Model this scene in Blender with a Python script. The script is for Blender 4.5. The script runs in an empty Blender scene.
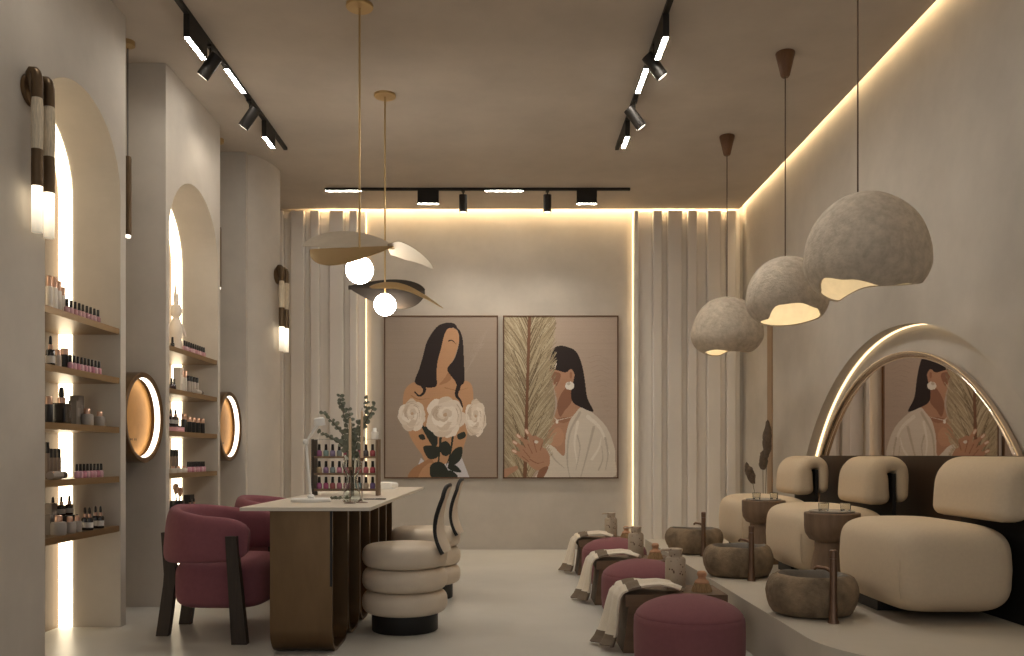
import bpy, bmesh, math, random
from mathutils import Vector, Matrix, noise
random.seed(7)
PI = math.pi
scn = bpy.context.scene
COL = scn.collection
F, CX, CY, EYE = 840.0, 507.0, 455.0, 1.05      # lens in pixels, vanishing point, eye height

# ------------------------------------------------------------------ materials
def lin(c):
    c = c / 255.0
    return c / 12.92 if c <= 0.04045 else ((c + 0.055) / 1.055) ** 2.4
def rgb(r, g, b): return (lin(r), lin(g), lin(b), 1.0)
MATS = {}
def mat(name, col, rough=0.6, metal=0.0, var=0.0, scale=4.0, bump=0.0, bscale=None, emit=0.0, emit_col=None,
        trans=0.0, ior=1.45, sheen=0.0, stretch=None, wave=False, coat=0.0, spec=None, detail=5.0):
    if name in MATS: return MATS[name]
    m = bpy.data.materials.new(name); m.use_nodes = True
    nt = m.node_tree; N = nt.nodes; L = nt.links
    p = N['Principled BSDF']
    p.inputs['Base Color'].default_value = col
    p.inputs['Roughness'].default_value = rough
    p.inputs['Metallic'].default_value = metal
    p.inputs['IOR'].default_value = ior
    p.inputs['Transmission Weight'].default_value = trans
    p.inputs['Sheen Weight'].default_value = sheen
    p.inputs['Coat Weight'].default_value = coat
    if spec is not None: p.inputs['Specular IOR Level'].default_value = spec
    if emit:
        p.inputs['Emission Color'].default_value = emit_col or col
        p.inputs['Emission Strength'].default_value = emit
    if var or bump:
        tc = N.new('ShaderNodeTexCoord'); mp = N.new('ShaderNodeMapping')
        L.new(tc.outputs['Object'], mp.inputs['Vector'])
        if stretch: mp.inputs['Scale'].default_value = stretch
        def tex(sc):
            if wave:
                t = N.new('ShaderNodeTexWave'); t.inputs['Scale'].default_value = sc
                t.inputs['Distortion'].default_value = 6.0; t.inputs['Detail'].default_value = 3.0
                t.inputs['Detail Scale'].default_value = 1.5
            else:
                t = N.new('ShaderNodeTexNoise'); t.inputs['Scale'].default_value = sc
                t.inputs['Detail'].default_value = detail; t.inputs['Roughness'].default_value = 0.6
            L.new(mp.outputs['Vector'], t.inputs['Vector'])
            return t.outputs['Color'] if wave else t.outputs['Fac']
        if var:
            r = N.new('ShaderNodeValToRGB')
            r.color_ramp.elements[0].position = 0.3; r.color_ramp.elements[1].position = 0.7
            a = [max(0, c * (1 - var)) for c in col[:3]] + [1]; b = [min(1, c * (1 + var)) for c in col[:3]] + [1]
            r.color_ramp.elements[0].color = a; r.color_ramp.elements[1].color = b
            L.new(tex(scale), r.inputs['Fac']); L.new(r.outputs['Color'], p.inputs['Base Color'])
        if bump:
            bn = N.new('ShaderNodeBump'); bn.inputs['Strength'].default_value = bump
            bn.inputs['Distance'].default_value = 0.01
            L.new(tex(bscale or scale * 4), bn.inputs['Height']); L.new(bn.outputs['Normal'], p.inputs['Normal'])
    MATS[name] = m
    return m
def speckled(name, base, dot, scale=60, thr=0.2, rough=0.6):
    if name in MATS: return MATS[name]
    m = bpy.data.materials.new(name); m.use_nodes = True
    N = m.node_tree.nodes; L = m.node_tree.links; p = N['Principled BSDF']
    tc = N.new('ShaderNodeTexCoord'); v = N.new('ShaderNodeTexVoronoi'); v.inputs['Scale'].default_value = scale
    L.new(tc.outputs['Object'], v.inputs['Vector'])
    r = N.new('ShaderNodeValToRGB'); e = r.color_ramp.elements
    e[0].position = thr; e[0].color = dot; e[1].position = thr + 0.04; e[1].color = base
    L.new(v.outputs['Distance'], r.inputs['Fac']); L.new(r.outputs['Color'], p.inputs['Base Color'])
    p.inputs['Roughness'].default_value = rough
    MATS[name] = m
    return m

PLASTER = mat('warm_plaster', rgb(190, 182, 171), 0.75, var=0.13, scale=1.3, bump=0.12, bscale=5)
CEILP = mat('ceiling_plaster', rgb(190, 179, 166), 0.8, var=0.09, scale=1.6, bump=0.10, bscale=6)
FLOORM = mat('microcement_floor', rgb(197, 194, 186), 0.38, var=0.08, scale=1.2, bump=0.03, bscale=5)
PLATM = mat('platform_cement', rgb(190, 181, 166), 0.5, var=0.06, scale=2.0, bump=0.04, bscale=8)
FLUTE = mat('panel_paint', rgb(224, 216, 206), 0.6, var=0.03, scale=2)
BRONZE = mat('bronze_metal', rgb(118, 95, 70), 0.36, 0.9, var=0.18, scale=5, stretch=(1, 1, 0.3))
BRONZESHELF = mat('bronze_shelf', rgb(138, 112, 78), 0.40, 0.5, var=0.12, scale=8, stretch=(1, 0.15, 1))
BRONZEDK = mat('dark_bronze', rgb(104, 86, 66), 0.4, 0.8, var=0.12, scale=9)
GOLD = mat('brushed_gold', rgb(198, 150, 88), 0.5, 0.7, var=0.06, scale=14)
BRASS = mat('satin_brass', rgb(198, 170, 124), 0.34, 0.75)
LITLEAF = mat('lit_leaf_metal', rgb(214, 202, 182), 0.42, 0.35, var=0.06, scale=12)  # paler champagne tone carries the light on the leaf's upper half
SILVER = mat('pale_silver', rgb(178, 168, 152), 0.34, 0.35)
DARKLEAF = mat('dark_bronze_leaf', rgb(60, 54, 49), 0.38, 0.5, var=0.1, scale=9)
COPPER = mat('aged_copper', rgb(122, 98, 82), 0.42, 0.9, var=0.1, scale=12)
CHROME = mat('rose_chrome', rgb(222, 206, 190), 0.2, 0.95)
BLACK = mat('black_metal', rgb(40, 36, 32), 0.5, 0.4)
BLACKF = mat('black_lacquer', rgb(22, 20, 19), 0.5)
DKBROWN = mat('dark_brown_veneer', rgb(62, 44, 30), 0.5, var=0.15, scale=6, stretch=(1, 1, 0.2))
CREAM = mat('cream_fabric', rgb(204, 186, 160), 0.9, var=0.03, scale=60, bump=0.08, bscale=260)
LEATHER = mat('cream_leather', rgb(212, 197, 177), 0.5, var=0.04, scale=8, bump=0.03, bscale=120)
PLUM = mat('plum_fabric', rgb(132, 80, 88), 0.95, var=0.05, scale=40, bump=0.1, bscale=240, sheen=0.05)
PLUM2 = mat('plum_felt', rgb(128, 80, 84), 0.95, var=0.04, scale=40, bump=0.1, bscale=240, sheen=0.05)
DKWOOD = mat('dark_stained_wood', rgb(58, 48, 40), 0.55, var=0.25, scale=14, stretch=(4, 4, 0.4))
WALNUT = mat('walnut_wood', rgb(118, 96, 76), 0.55, var=0.22, scale=5, stretch=(5, 5, 0.7))
BENCHW = mat('bench_wood', rgb(110, 88, 68), 0.6, var=0.2, scale=7, stretch=(0.5, 4, 4))
STONE = mat('rough_stone', rgb(126, 108, 86), 0.85, var=0.42, scale=12, bump=1.0, bscale=22, detail=10)
STONEIN = mat('honed_stone', rgb(104, 96, 86), 0.55, var=0.15, scale=20, bump=0.1)
CLAY = mat('paper_clay', rgb(188, 175, 157), 0.92, var=0.20, scale=22, bump=0.5, bscale=60, detail=8)
CLAYIN = mat('paper_clay_inside', rgb(236, 226, 206), 0.9, var=0.05, scale=20)
TOPST = mat('pale_stone_top', rgb(216, 206, 190), 0.35, var=0.05, scale=3)
WHITE = mat('white_lacquer', rgb(242, 240, 235), 0.4)
CANVAS1 = mat('taupe_canvas', rgb(148, 131, 116), 0.85, var=0.03, scale=8, bump=0.1, bscale=40)
CANVAS2 = mat('blush_canvas', rgb(172, 153, 138), 0.85, var=0.03, scale=8, bump=0.1, bscale=40)
FRAMEW = mat('walnut_frame', rgb(96, 68, 46), 0.5)
OAK = mat('warm_oak', rgb(154, 128, 102), 0.5, var=.1, scale=8, stretch=(4, 4, .4))
MIRROR = mat('mirror_glass', rgb(205, 195, 188), 0.01, 1.0)
GLASS = mat('clear_glass', rgb(232, 236, 234), 0.02, trans=1.0, ior=1.3)
WARM = (1.0, 0.77, 0.46, 1); WARMW = (1.0, 0.90, 0.75, 1); NEUT = (1.0, 0.90, 0.76, 1)
LEDBAND = mat('led_diffuser', rgb(255, 240, 215), 0.5, emit=4.6, emit_col=(1.0, .85, .60, 1))
LEDCOVE = mat('led_cove_tape', rgb(255, 220, 160), 0.5, emit=34.0, emit_col=WARM)
LEDCOVE2 = mat('led_cove_tape_soft', rgb(255, 220, 160), 0.5, emit=17.0, emit_col=WARM)
LEDEDGE = mat('led_edge_tape', rgb(255, 220, 160), 0.5, emit=1.9, emit_col=(1.0, .74, .42, 1))
LEDARCH = mat('led_arch_tape', rgb(255, 220, 160), 0.5, emit=1.7, emit_col=WARM)
LEDRING = mat('led_ring', rgb(255, 240, 215), 0.5, emit=2.6, emit_col=WARMW)
LEDTRACK = mat('led_track', rgb(255, 246, 228), 0.5, emit=55.0, emit_col=(1.0, .94, .85, 1))
LEDTRACK2 = mat('led_track_bright', rgb(255, 246, 228), 0.5, emit=190.0, emit_col=(1.0, .94, .85, 1))
GLOBE = mat('opal_globe', rgb(255, 250, 240), 0.4, emit=42.0, emit_col=(1.0, 0.93, 0.83, 1))
BULB = mat('warm_bulb', rgb(255, 235, 200), 0.4, emit=10.0, emit_col=(1.0, 0.90, 0.72, 1))

# ------------------------------------------------------------------ mesh builder
class G:
    def __init__(s): s.b = bmesh.new(); s.mi = 0
    def _f(s, vs):
        try:
            f = s.b.faces.new(vs); f.material_index = s.mi; return f
        except ValueError: return None
    def box(s, x0, x1, y0, y1, z0, z1):
        v = [s.b.verts.new(p) for p in [(x0,y0,z0),(x1,y0,z0),(x1,y1,z0),(x0,y1,z0),(x0,y0,z1),(x1,y0,z1),(x1,y1,z1),(x0,y1,z1)]]
        for q in [(0,3,2,1),(4,5,6,7),(0,1,5,4),(1,2,6,5),(2,3,7,6),(3,0,4,7)]: s._f([v[i] for i in q])
        return s
    def hexa(s, pts):
        v = [s.b.verts.new(p) for p in pts]
        for q in [(0,3,2,1),(4,5,6,7),(0,1,5,4),(1,2,6,5),(2,3,7,6),(3,0,4,7)]: s._f([v[i] for i in q])
        return s
    def prism(s, poly, axis, a0, a1):
        def P(u, v, a):
            return {'x': (a, u, v), 'y': (u, a, v), 'z': (u, v, a)}[axis]
        A = [s.b.verts.new(P(u, v, a0)) for u, v in poly]; B = [s.b.verts.new(P(u, v, a1)) for u, v in poly]
        s._f(A); s._f(B[::-1]); n = len(poly)
        for i in range(n): s._f([A[i], B[i], B[(i+1) % n], A[(i+1) % n]])
        return s
    def loops(s, loops, close=True, cap=True):
        V = [[s.b.verts.new(p) for p in l] for l in loops]; n = len(V[0])
        for a, c in zip(V, V[1:]):
            for i in range(n if close else n - 1): s._f([a[i], a[(i+1) % n], c[(i+1) % n], c[i]])
        if cap and close: s._f(V[0][::-1]); s._f(V[-1])
        return s
    def lathe(s, prof, n=32, c=(0,0,0), sx=1, sy=1, axis='z', cap=True):
        L = []
        for r, z in prof:
            l = []
            for i in range(n):
                a = 2*PI*i/n; u, v = r*math.cos(a)*sx, r*math.sin(a)*sy
                p = {'z': (u, v, z), 'x': (z, u, v), 'y': (u, z, v)}[axis]
                l.append((p[0]+c[0], p[1]+c[1], p[2]+c[2]))
            L.append(l)
        return s.loops(L, cap=cap)
    def cyl(s, p0, p1, r0, r1=None, n=16):
        return s.tube([p0, p1], [r0, r0 if r1 is None else r1], n)
    def tube(s, pts, r, n=10):
        pts = [Vector(p) for p in pts]; L = []; up = None
        for i, p in enumerate(pts):
            t = (pts[min(i+1, len(pts)-1)] - pts[max(i-1, 0)]).normalized()
            if up is None:
                up = Vector((0,0,1)) if abs(t.z) < 0.9 else Vector((1,0,0))
            u = t.cross(up).normalized(); v = u.cross(t).normalized(); up = v
            rr = r[i] if isinstance(r, (list, tuple)) else r
            L.append([p + u*rr*math.cos(2*PI*k/n) + v*rr*math.sin(2*PI*k/n) for k in range(n)])
        return s.loops(L)
    def sweep(s, frames, n=20, e=3.0):
        # frames: (centre, u half vector, v half vector); superellipse loops
        L = []
        for c, u, v in frames:
            c, u, v = Vector(c), Vector(u), Vector(v); l = []
            for k in range(n):
                a = 2*PI*k/n; ca, sa = math.cos(a), math.sin(a)
                l.append(c + u*math.copysign(abs(ca)**(2/e), ca) + v*math.copysign(abs(sa)**(2/e), sa))
            L.append(l)
        return s.loops(L)
    def rsweep(s, frames, k=7):
        # frames: (centre, u unit, half a, v unit, half b, corner radius): rounded-rectangle loops
        L = []
        for c, u, a, v, b, r in frames:
            c, u, v = Vector(c), Vector(u), Vector(v); r = min(r, a*.999, b*.999); l = []
            for q, (su, sv) in enumerate(((1, 1), (-1, 1), (-1, -1), (1, -1))):
                for i in range(k+1):
                    t = PI/2*(q + i/k)
                    l.append(c + u*(su*(a-r)+r*math.cos(t)) + v*(sv*(b-r)+r*math.sin(t)))
            L.append(l)
        return s.loops(L)
    def sup(s, c, r, e1=0.4, e2=0.4, nu=28, nv=18, fn=None):
        L = []
        sg = lambda w, e: math.copysign(abs(w)**e, w)
        for j in range(nv + 1):
            t = -PI/2 + PI*j/nv
            t = max(min(t, PI/2 - 1e-3), -PI/2 + 1e-3); l = []
            for i in range(nu):
                a = 2*PI*i/nu
                q = Vector((sg(math.cos(t), e1)*sg(math.cos(a), e2), sg(math.cos(t), e1)*sg(math.sin(a), e2), sg(math.sin(t), e1)))
                if fn: q = fn(q)
                l.append((c[0]+q[0]*r[0], c[1]+q[1]*r[1], c[2]+q[2]*r[2]))
            L.append(l)
        return s.loops(L)
    def grid(s, fn, nu, nv, thick=0.0, mfn=None):
        V = [[Vector(fn(i/nu, j/nv)) for j in range(nv+1)] for i in range(nu+1)]
        if thick:
            Nn = [[None]*(nv+1) for _ in range(nu+1)]
            for i in range(nu+1):
                for j in range(nv+1):
                    du = V[min(i+1,nu)][j]-V[max(i-1,0)][j]; dv = V[i][min(j+1,nv)]-V[i][max(j-1,0)]
                    w = du.cross(dv); Nn[i][j] = w.normalized() if w.length > 1e-9 else Vector((0,0,1))
        A = [[s.b.verts.new(V[i][j]) for j in range(nv+1)] for i in range(nu+1)]
        if thick: B = [[s.b.verts.new(V[i][j]-Nn[i][j]*thick) for j in range(nv+1)] for i in range(nu+1)]
        for i in range(nu):
            for j in range(nv):
                if mfn: s.mi = mfn((i+.5)/nu, (j+.5)/nv)
                s._f([A[i][j], A[i+1][j], A[i+1][j+1], A[i][j+1]])
                if thick: s._f([B[i][j], B[i][j+1], B[i+1][j+1], B[i+1][j]])
        if thick:
            for i in range(nu):
                if mfn: s.mi = mfn((i+.5)/nu, 0)
                s._f([A[i][0], B[i][0], B[i+1][0], A[i+1][0]]); s._f([A[i][nv], A[i+1][nv], B[i+1][nv], B[i][nv]])
            for j in range(nv):
                if mfn: s.mi = mfn(0.0, (j+.5)/nv)
                s._f([A[0][j], A[0][j+1], B[0][j+1], B[0][j]])
                if mfn: s.mi = mfn(1.0, (j+.5)/nv)
                s._f([A[nu][j], B[nu][j], B[nu][j+1], A[nu][j+1]])
        return s
    def poly(s, pts):
        s._f([s.b.verts.new(p) for p in pts]); return s
    def noise_disp(s, amp, scale, seed=0):
        s.b.normal_update()
        for v in s.b.verts:
            v.co += v.normal * amp * noise.fractal(v.co*scale + Vector((seed, seed*1.7, 0)), 0.8, 2.0, 4)
        return s
    def bevel(s, w, seg=2):
        es = [e for e in s.b.edges if len(e.link_faces) == 2 and e.calc_face_angle(0) > 0.6]
        bmesh.ops.bevel(s.b, geom=es, offset=w, segments=seg, affect='EDGES', profile=0.5); return s
    def mesh(s, name, mats, smooth=True, weld=True):
        b = s.b
        if weld: bmesh.ops.remove_doubles(b, verts=b.verts, dist=1e-5)
        bmesh.ops.recalc_face_normals(b, faces=b.faces)
        me = bpy.data.meshes.new(name)
        for m in (mats if isinstance(mats, (list, tuple)) else [mats]): me.materials.append(m)
        b.to_mesh(me); b.free()
        if smooth:
            me.polygons.foreach_set('use_smooth', [True]*len(me.polygons))
            me.set_sharp_from_angle(angle=math.radians(38))
        return me

def ob(name, g, mats, parent=None, loc=None, smooth=True, label=None, weld=True):
    me = g if isinstance(g, bpy.types.Mesh) else g.mesh(name, mats, smooth, weld)
    o = bpy.data.objects.new(name, me); COL.objects.link(o)
    if parent: o.parent = parent
    if loc: o.location = loc
    if label: o['label'] = label
    return o
def tag(o, label, cat, group=None):
    o['label'] = label; o['category'] = cat
    if group: o['group'] = group
    return o
def thing(name, label, cat, loc=(0,0,0), rz=0.0, group=None):
    o = bpy.data.objects.new(name, None); COL.objects.link(o); o.empty_display_size = 0.05
    o.location = loc; o.rotation_euler = (0, 0, rz)
    return tag(o, label, cat, group)
def struct(name, g, m, label=None, smooth=False):
    o = ob(name, g, m, smooth=smooth); o['kind'] = 'structure'
    if label: o['label'] = label
    return o
def dup(root, loc, label, rz=None, group=None):
    def cp(o, par):
        c = o.copy(); COL.objects.link(c); c.parent = par
        for ch in kids.get(o.name, []): cp(ch, c)
        return c
    kids = {}
    for o in list(COL.objects):
        if o.parent: kids.setdefault(o.parent.name, []).append(o)
    c = cp(root, None); c.location = loc
    if rz is not None: c.rotation_euler = (0, 0, rz)
    c['label'] = label
    if group: c['group'] = group
    return c
ORD = ['first','second','third','fourth','fifth','sixth','seventh','eighth','ninth','tenth','eleventh','twelfth']
def arc(c, r, a0, a1, n): return [(c[0]+r*math.cos(a0+(a1-a0)*i/n), c[1]+r*math.sin(a0+(a1-a0)*i/n)) for i in range(n+1)]
def depth(px, X): return F*abs(X)/abs(px-CX)       # how far along a wall-parallel line a sight line meets it

# ------------------------------------------------------------------ room shell
H = 3.76; XL = -2.36; XLB = -2.74; XR = 2.62; XRB = 2.72; YB = 9.34; Y0 = -0.6
TOP = 3.95
struct('floor', G().box(-3.0, 3.0, Y0, YB+.1, -0.1, 0), FLOORM, 'pale microcement floor')
struct('ceiling', G().box(-2.9, 2.56, Y0, 9.25, H, H+.05), CEILP, 'plastered ceiling')
struct('ceiling_upper', G().box(-2.9, 2.9, Y0, YB+.1, TOP, TOP+.05), CEILP)
struct('wall_back', G().box(-3.0, 3.0, YB, YB+.1, 0, TOP), PLASTER, 'back wall of warm plaster')
struct('wall_left', G().box(XLB-.1, XLB, Y0, YB, 0, TOP), PLASTER)
def arch_pier(name, ya, yb, n0, n1, c, r, zs, label):
    # pier with an arched niche open to the floor
    lo = max(n0, c-r+1e-4); hi = min(n1, c+r-1e-4)
    a_hi = math.acos((hi-c)/r); a_lo = math.acos((lo-c)/r)
    curve = arc((c, zs), r, a_hi, a_lo, 40)
    inner = [(n1, 0.0)] + [(n1, curve[0][1])] * (1 if n1 > curve[0][0]+1e-3 else 0) + curve + [(n0, 0.0)]
    poly = [(ya, 0), (ya, H), (yb, H), (yb, 0)] + inner
    struct(name, G().prism(poly, 'x', XLB, XL), PLASTER, label)
    return inner
NI1 = arch_pier('wall_left_near', Y0, 5.20, 4.29, 5.13, 4.65, 0.48, 1.05+1.565, 'near left pier with arched niche')
NI2 = arch_pier('wall_left_middle', 5.81, 6.91, 5.87, 6.86, 6.36, 0.50, 1.05+1.53, 'middle left pier with arched niche')
pts = [(XLB, 7.51), (-2.335, 7.51), (-2.335, 7.545)] + [(-2.405+.24*math.sin(a), 8.02-.475*math.cos(a)) for a in [0.30+ (PI/2-.30)*i/16 for i in range(17)]] + [(XLB, 8.02)]
struct('wall_left_far', G().prism(pts, 'z', 0, H), PLASTER, 'far left pier with rounded corner', smooth=True)
# right wall with a large arched recess, and the back of the recess
AC, AZ, AR = 5.70, -0.08, 2.0
a0 = math.asin(-AZ/AR)
rec = arc((AC, AZ), AR, a0, PI-a0, 64)
struct('wall_right', G().prism([(YB, 0), (YB, TOP), (Y0, TOP), (Y0, 0)] + rec[::-1], 'x', XR, XRB), PLASTER, 'right wall of warm plaster with arched recess')
struct('wall_right_recess', G().box(XRB, XRB+.08, Y0, YB, 0, TOP), PLASTER)
# fluted panels on the back wall
def flute(name, edges, label):
    xs = [(p-CX)*9.25/F for p in edges]; g = G()
    for i, (a, b) in enumerate(zip(xs, xs[1:])):
        f = 9.25 + (0.0, 0.048)[i % 2]
        e = min(.012, (b-a)*.25)
        g.prism([(a, YB), (a, f+e), (a+e*.3, f+e*.3), (a+e, f), (b-e, f), (b-e*.3, f+e*.3), (b, f+e), (b, YB)], 'z', 0, H-.02)
    struct(name, g, FLUTE, label)
flute('trim_1', [258, 263, 270, 283, 290, 304, 310, 319, 329, 343.5, 349, 357, 365], 'fluted cream wall panel left of the paintings')
flute('trim_2', [634, 639, 653, 662.5, 668, 682.5, 688, 697.5, 707.5, 721.5, 727, 736.5, 741.5], 'fluted cream wall panel right of the paintings')
struct('trim_3', G().box(XR-.012, XR, 8.28, 8.42, 0, 2.75), OAK, 'vertical oak strip on the right wall')
# platform
pp = [(1.29, 7.85), (2.62, 7.85), (2.62, 3.06), (1.85, 3.06)] + [(1.85-.56*math.sin(a), 3.62-.56*math.cos(a)) for a in [PI/2*i/14 for i in range(1, 15)]]
struct('floor_platform', G().prism(pp, 'z', 0, 0.265).bevel(.006, 2), PLATM, 'raised cement platform with rounded end')
# dark panel behind the seats
o = struct('trim_4', G().box(XR-.045, XR, Y0, 6.92, 0.265 if False else 0.0, 1.045).bevel(.01), DKBROWN, 'dark brown panel along the wall behind the seats')
for v in o.data.vertices: pass

# ------------------------------------------------------------------ light tapes
def tape(name, g, m, label): return tag(ob(name, g, m, smooth=False), label, 'light strip')
tape('ceiling_light_strip', G().box(2.568, 2.60, Y0, 9.24, H+.10, H+.106), LEDCOVE2, 'warm cove light strip along ceiling edge above the right wall')
tape('ceiling_light_strip', G().box(-2.15, 2.55, 9.265, 9.31, H+.10, H+.106), LEDCOVE, 'warm cove light strip along ceiling edge above the back wall')
xa = (365-CX)*9.25/F; xb = (634-CX)*9.25/F
tape('light_strip', G().box(xa, xa+.004, 9.305, 9.338, 0.0, H-.02), LEDEDGE, 'vertical light strip on edge of left fluted panel')
tape('light_strip', G().box(xb-.006, xb, 9.30, 9.338, 0.0, H-.02), LEDEDGE, 'vertical light strip on edge of right fluted panel')
def band(inner, label):
    g = G(); n = len(inner); c = (sum(p[0] for p in inner)/n, 1.4)
    off = []
    for i, p in enumerate(inner):
        a = Vector(inner[max(i-1, 0)]); b = Vector(inner[min(i+1, n-1)]); t = (b-a).normalized()
        nrm = Vector((-t.y, t.x))
        if nrm.dot(Vector(c)-Vector(p)) < 0: nrm = -nrm
        q = Vector(p) + nrm*.006; off.append((q.x, max(q.y, 0.0)))
    for i in range(n-1):
        a, b, c2, d = inner[i], inner[i+1], off[i+1], off[i]
        g.hexa([(-2.735, a[0], a[1]), (-2.735, b[0], b[1]), (-2.735, c2[0], c2[1]), (-2.735, d[0], d[1]),
                (-2.655, a[0], a[1]), (-2.655, b[0], b[1]), (-2.655, c2[0], c2[1]), (-2.655, d[0], d[1])])
    return tape('light_strip', g, LEDBAND, label)
NBK = mat('niche_dimming_panel', rgb(116, 95, 72), 0.6, var=.08, scale=6, stretch=(1, 1, .2))  # added panel, darker than the plaster, to tame the light band's glare
def niche_back(inner, name, label):
    c = (sum(p[0] for p in inner)/len(inner), 1.2); q = [(p[0]+(c[0]-p[0])*.03, max(0.0, p[1]-(.02 if p[1] > .1 else 0))) for p in inner]
    struct(name, G().prism(q, 'x', XLB, XLB+.004), NBK, label)
niche_back(NI1, 'trim_5', 'added brown panel dimming the back of the near arched niche')
niche_back(NI2, 'trim_6', 'added brown panel dimming the back of the middle arched niche')
band(NI1, 'white light band lining the near arched niche')
band(NI2, 'white light band lining the middle arched niche')
g = G()
for (p, q) in zip(rec[2:-2], rec[3:-1]):
    def ins(p, k): v = Vector((AC-p[0], AZ-p[1])).normalized()*k; return (p[0]+v.x, p[1]+v.y)
    p1, q1, p2, q2 = ins(p, .002), ins(q, .002), ins(p, .007), ins(q, .007)
    g.hexa([(2.700, *p1), (2.700, *q1), (2.700, *q2), (2.700, *p2), (2.718, *p1), (2.718, *q1), (2.718, *q2), (2.718, *p2)])
tape('light_strip', g, LEDARCH, 'warm light strip curving round the arched wall recess')

# arched mirror
mt = thing('arched_mirror', 'large arched mirror with rose chrome frame in the right wall recess', 'mirror', (2.70, 5.78, 0.05))
R2 = 1.69; aa = 0.20
ml = arc((0, 0), R2-.01, aa, PI-aa, 64)
ob('mirror_glass', G().prism(ml, 'x', 0.0, 0.018), MIRROR, mt, smooth=False)
fr = [(-.012, R2*math.cos(a), R2*math.sin(a)) for a in [aa+(PI-2*aa)*i/72 for i in range(73)]]
g = G(); L = []
for p in fr:
    rad = Vector((0, p[1], p[2])).normalized(); c = Vector(p)
    L.append([c + rad*.014*math.cos(k*2*PI/12) + Vector((.028*math.sin(k*2*PI/12), 0, 0)) for k in range(12)])
L2 = []
for p in fr:
    rad_ = Vector((0, p[1], p[2])).normalized(); c_ = Vector(p)*(1) - rad_*.026 + Vector((.016, 0, 0))
    L2.append([c_ + rad_*.009*math.cos(k*2*PI/10) + Vector((.009*math.sin(k*2*PI/10), 0, 0)) for k in range(10)])
ob('frame', g.loops(L).loops(L2), CHROME, mt)

# ------------------------------------------------------------------ shelves
SZ = [1.82, 1.52, 1.22, 0.92, 0.62]
LEV = ['top', 'second', 'middle', 'fourth', 'lowest']
for nm, (ya, yb) in (('near', (4.297, 5.123)), ('middle', (5.879, 6.85))):
    for k, z in enumerate(SZ):
        tag(ob('shelf', G().box(XLB+.002, XL-.004, ya, yb, z-.036, z), BRONZESHELF, smooth=False),
            f'bronze shelf, {LEV[k]} of five in the {nm} arched niche', 'shelf', 'bronze niche shelves')

# ------------------------------------------------------------------ small products
CACHE = {}
def col_mat(c, rough=0.25, **k): return mat('tint_%d_%d_%d_%d' % (*c, int(rough*100)), rgb(*c), rough, **k)
ROSE = mat('rose_gold_cap', rgb(206, 168, 146), 0.3, 0.7)
BLKCAP = mat('black_cap', rgb(28, 25, 24), 0.35)
LABELM = mat('paper_label', rgb(210, 204, 196), 0.7)
def parts_polish(c, cap=(28, 25, 24)):
    key = ('pol', c, cap)
    if key not in CACHE:
        body = G().lathe([(0.0, 0), (.0125, 0), (.0145, .003), (.0145, .030), (.0125, .037), (.006, .041), (0.0, .041)], 14).mesh('bottle', col_mat(c, .15, coat=.5))
        capm = G().lathe([(0, .041), (.0085, .041), (.0072, .078), (.006, .080), (0, .080)], 12).mesh('cap', BLKCAP if cap == (28,25,24) else col_mat(cap, .3))
        CACHE[key] = [('bottle', body), ('cap', capm)]
    return CACHE[key]
def parts_dropper(w, h, c, collar='rose', square=False):
    key = ('drop', w, h, c, collar, square)
    if key not in CACHE:
        bh = h*.56; r = w/2; k = 4 if square else 18
        g = G().lathe([(0, 0), (r*.94, 0), (r, .003), (r, bh*.86), (r*.85, bh*.97), (r*.45, bh), (0, bh)], 18)
        if square: g = G().sup((0, 0, bh/2), (r, r, bh/2), .15, .15, 20, 12)
        body = g.mesh('bottle', col_mat(c, .2, coat=.4))
        lab = G().lathe([(r*1.01, bh*.2), (r*1.02, bh*.2), (r*1.02, bh*.62), (r*1.01, bh*.62)], 18).mesh('paper_label', LABELM)
        co = G().lathe([(0, bh), (r*.5, bh), (r*.5, bh*1.26), (r*.42, bh*1.28), (0, bh*1.28)], 14).mesh('collar', ROSE if collar == 'rose' else BLKCAP)
        bu = G().lathe([(0, bh*1.28), (r*.30, bh*1.28), (r*.36, bh*1.40), (r*.30, h*.95), (r*.15, h), (0, h)], 12).mesh('dropper_bulb', BLKCAP)
        CACHE[key] = [('bottle', body), ('collar', co), ('dropper_bulb', bu)] + ([] if square else [('paper_label', lab)])
    return CACHE[key]
def parts_jar(w, h, c, lid='rose'):
    key = ('jar', w, h, c, lid)
    if key not in CACHE:
        r = w/2
        body = G().lathe([(0, 0), (r*.92, 0), (r, .006), (r, h*.58), (r*.9, h*.66), (r*.5, h*.68), (0, h*.68)], 20).mesh('jar_body', col_mat(c, .5))
        lm = G().lathe([(0, h*.68), (r*.5, h*.68), (r*.5, h*.97), (r*.44, h), (0, h)], 16).mesh('lid', {'rose': ROSE, 'black': BLKCAP, 'white': WHITE}[lid])
        CACHE[key] = [('jar_body', body), ('lid', lm)]
    return CACHE[key]
def parts_tube(w, h, c, cap='black'):
    key = ('tube', w, h, c, cap)
    if key not in CACHE:
        r = w/2
        body = G().lathe([(0, 0), (r*.96, 0), (r, .003), (r, h*.68), (r*.9, h*.70), (0, h*.70)], 16).mesh('bottle', col_mat(c, .4))
        lm = G().lathe([(0, h*.70), (r*.86, h*.70), (r*.86, h*.985), (r*.8, h), (0, h)], 16).mesh('cap', {'black': BLKCAP, 'rose': ROSE, 'grey': col_mat((92, 84, 78), .4)}[cap])
        CACHE[key] = [('bottle', body), ('cap', lm)]
    return CACHE[key]
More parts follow.
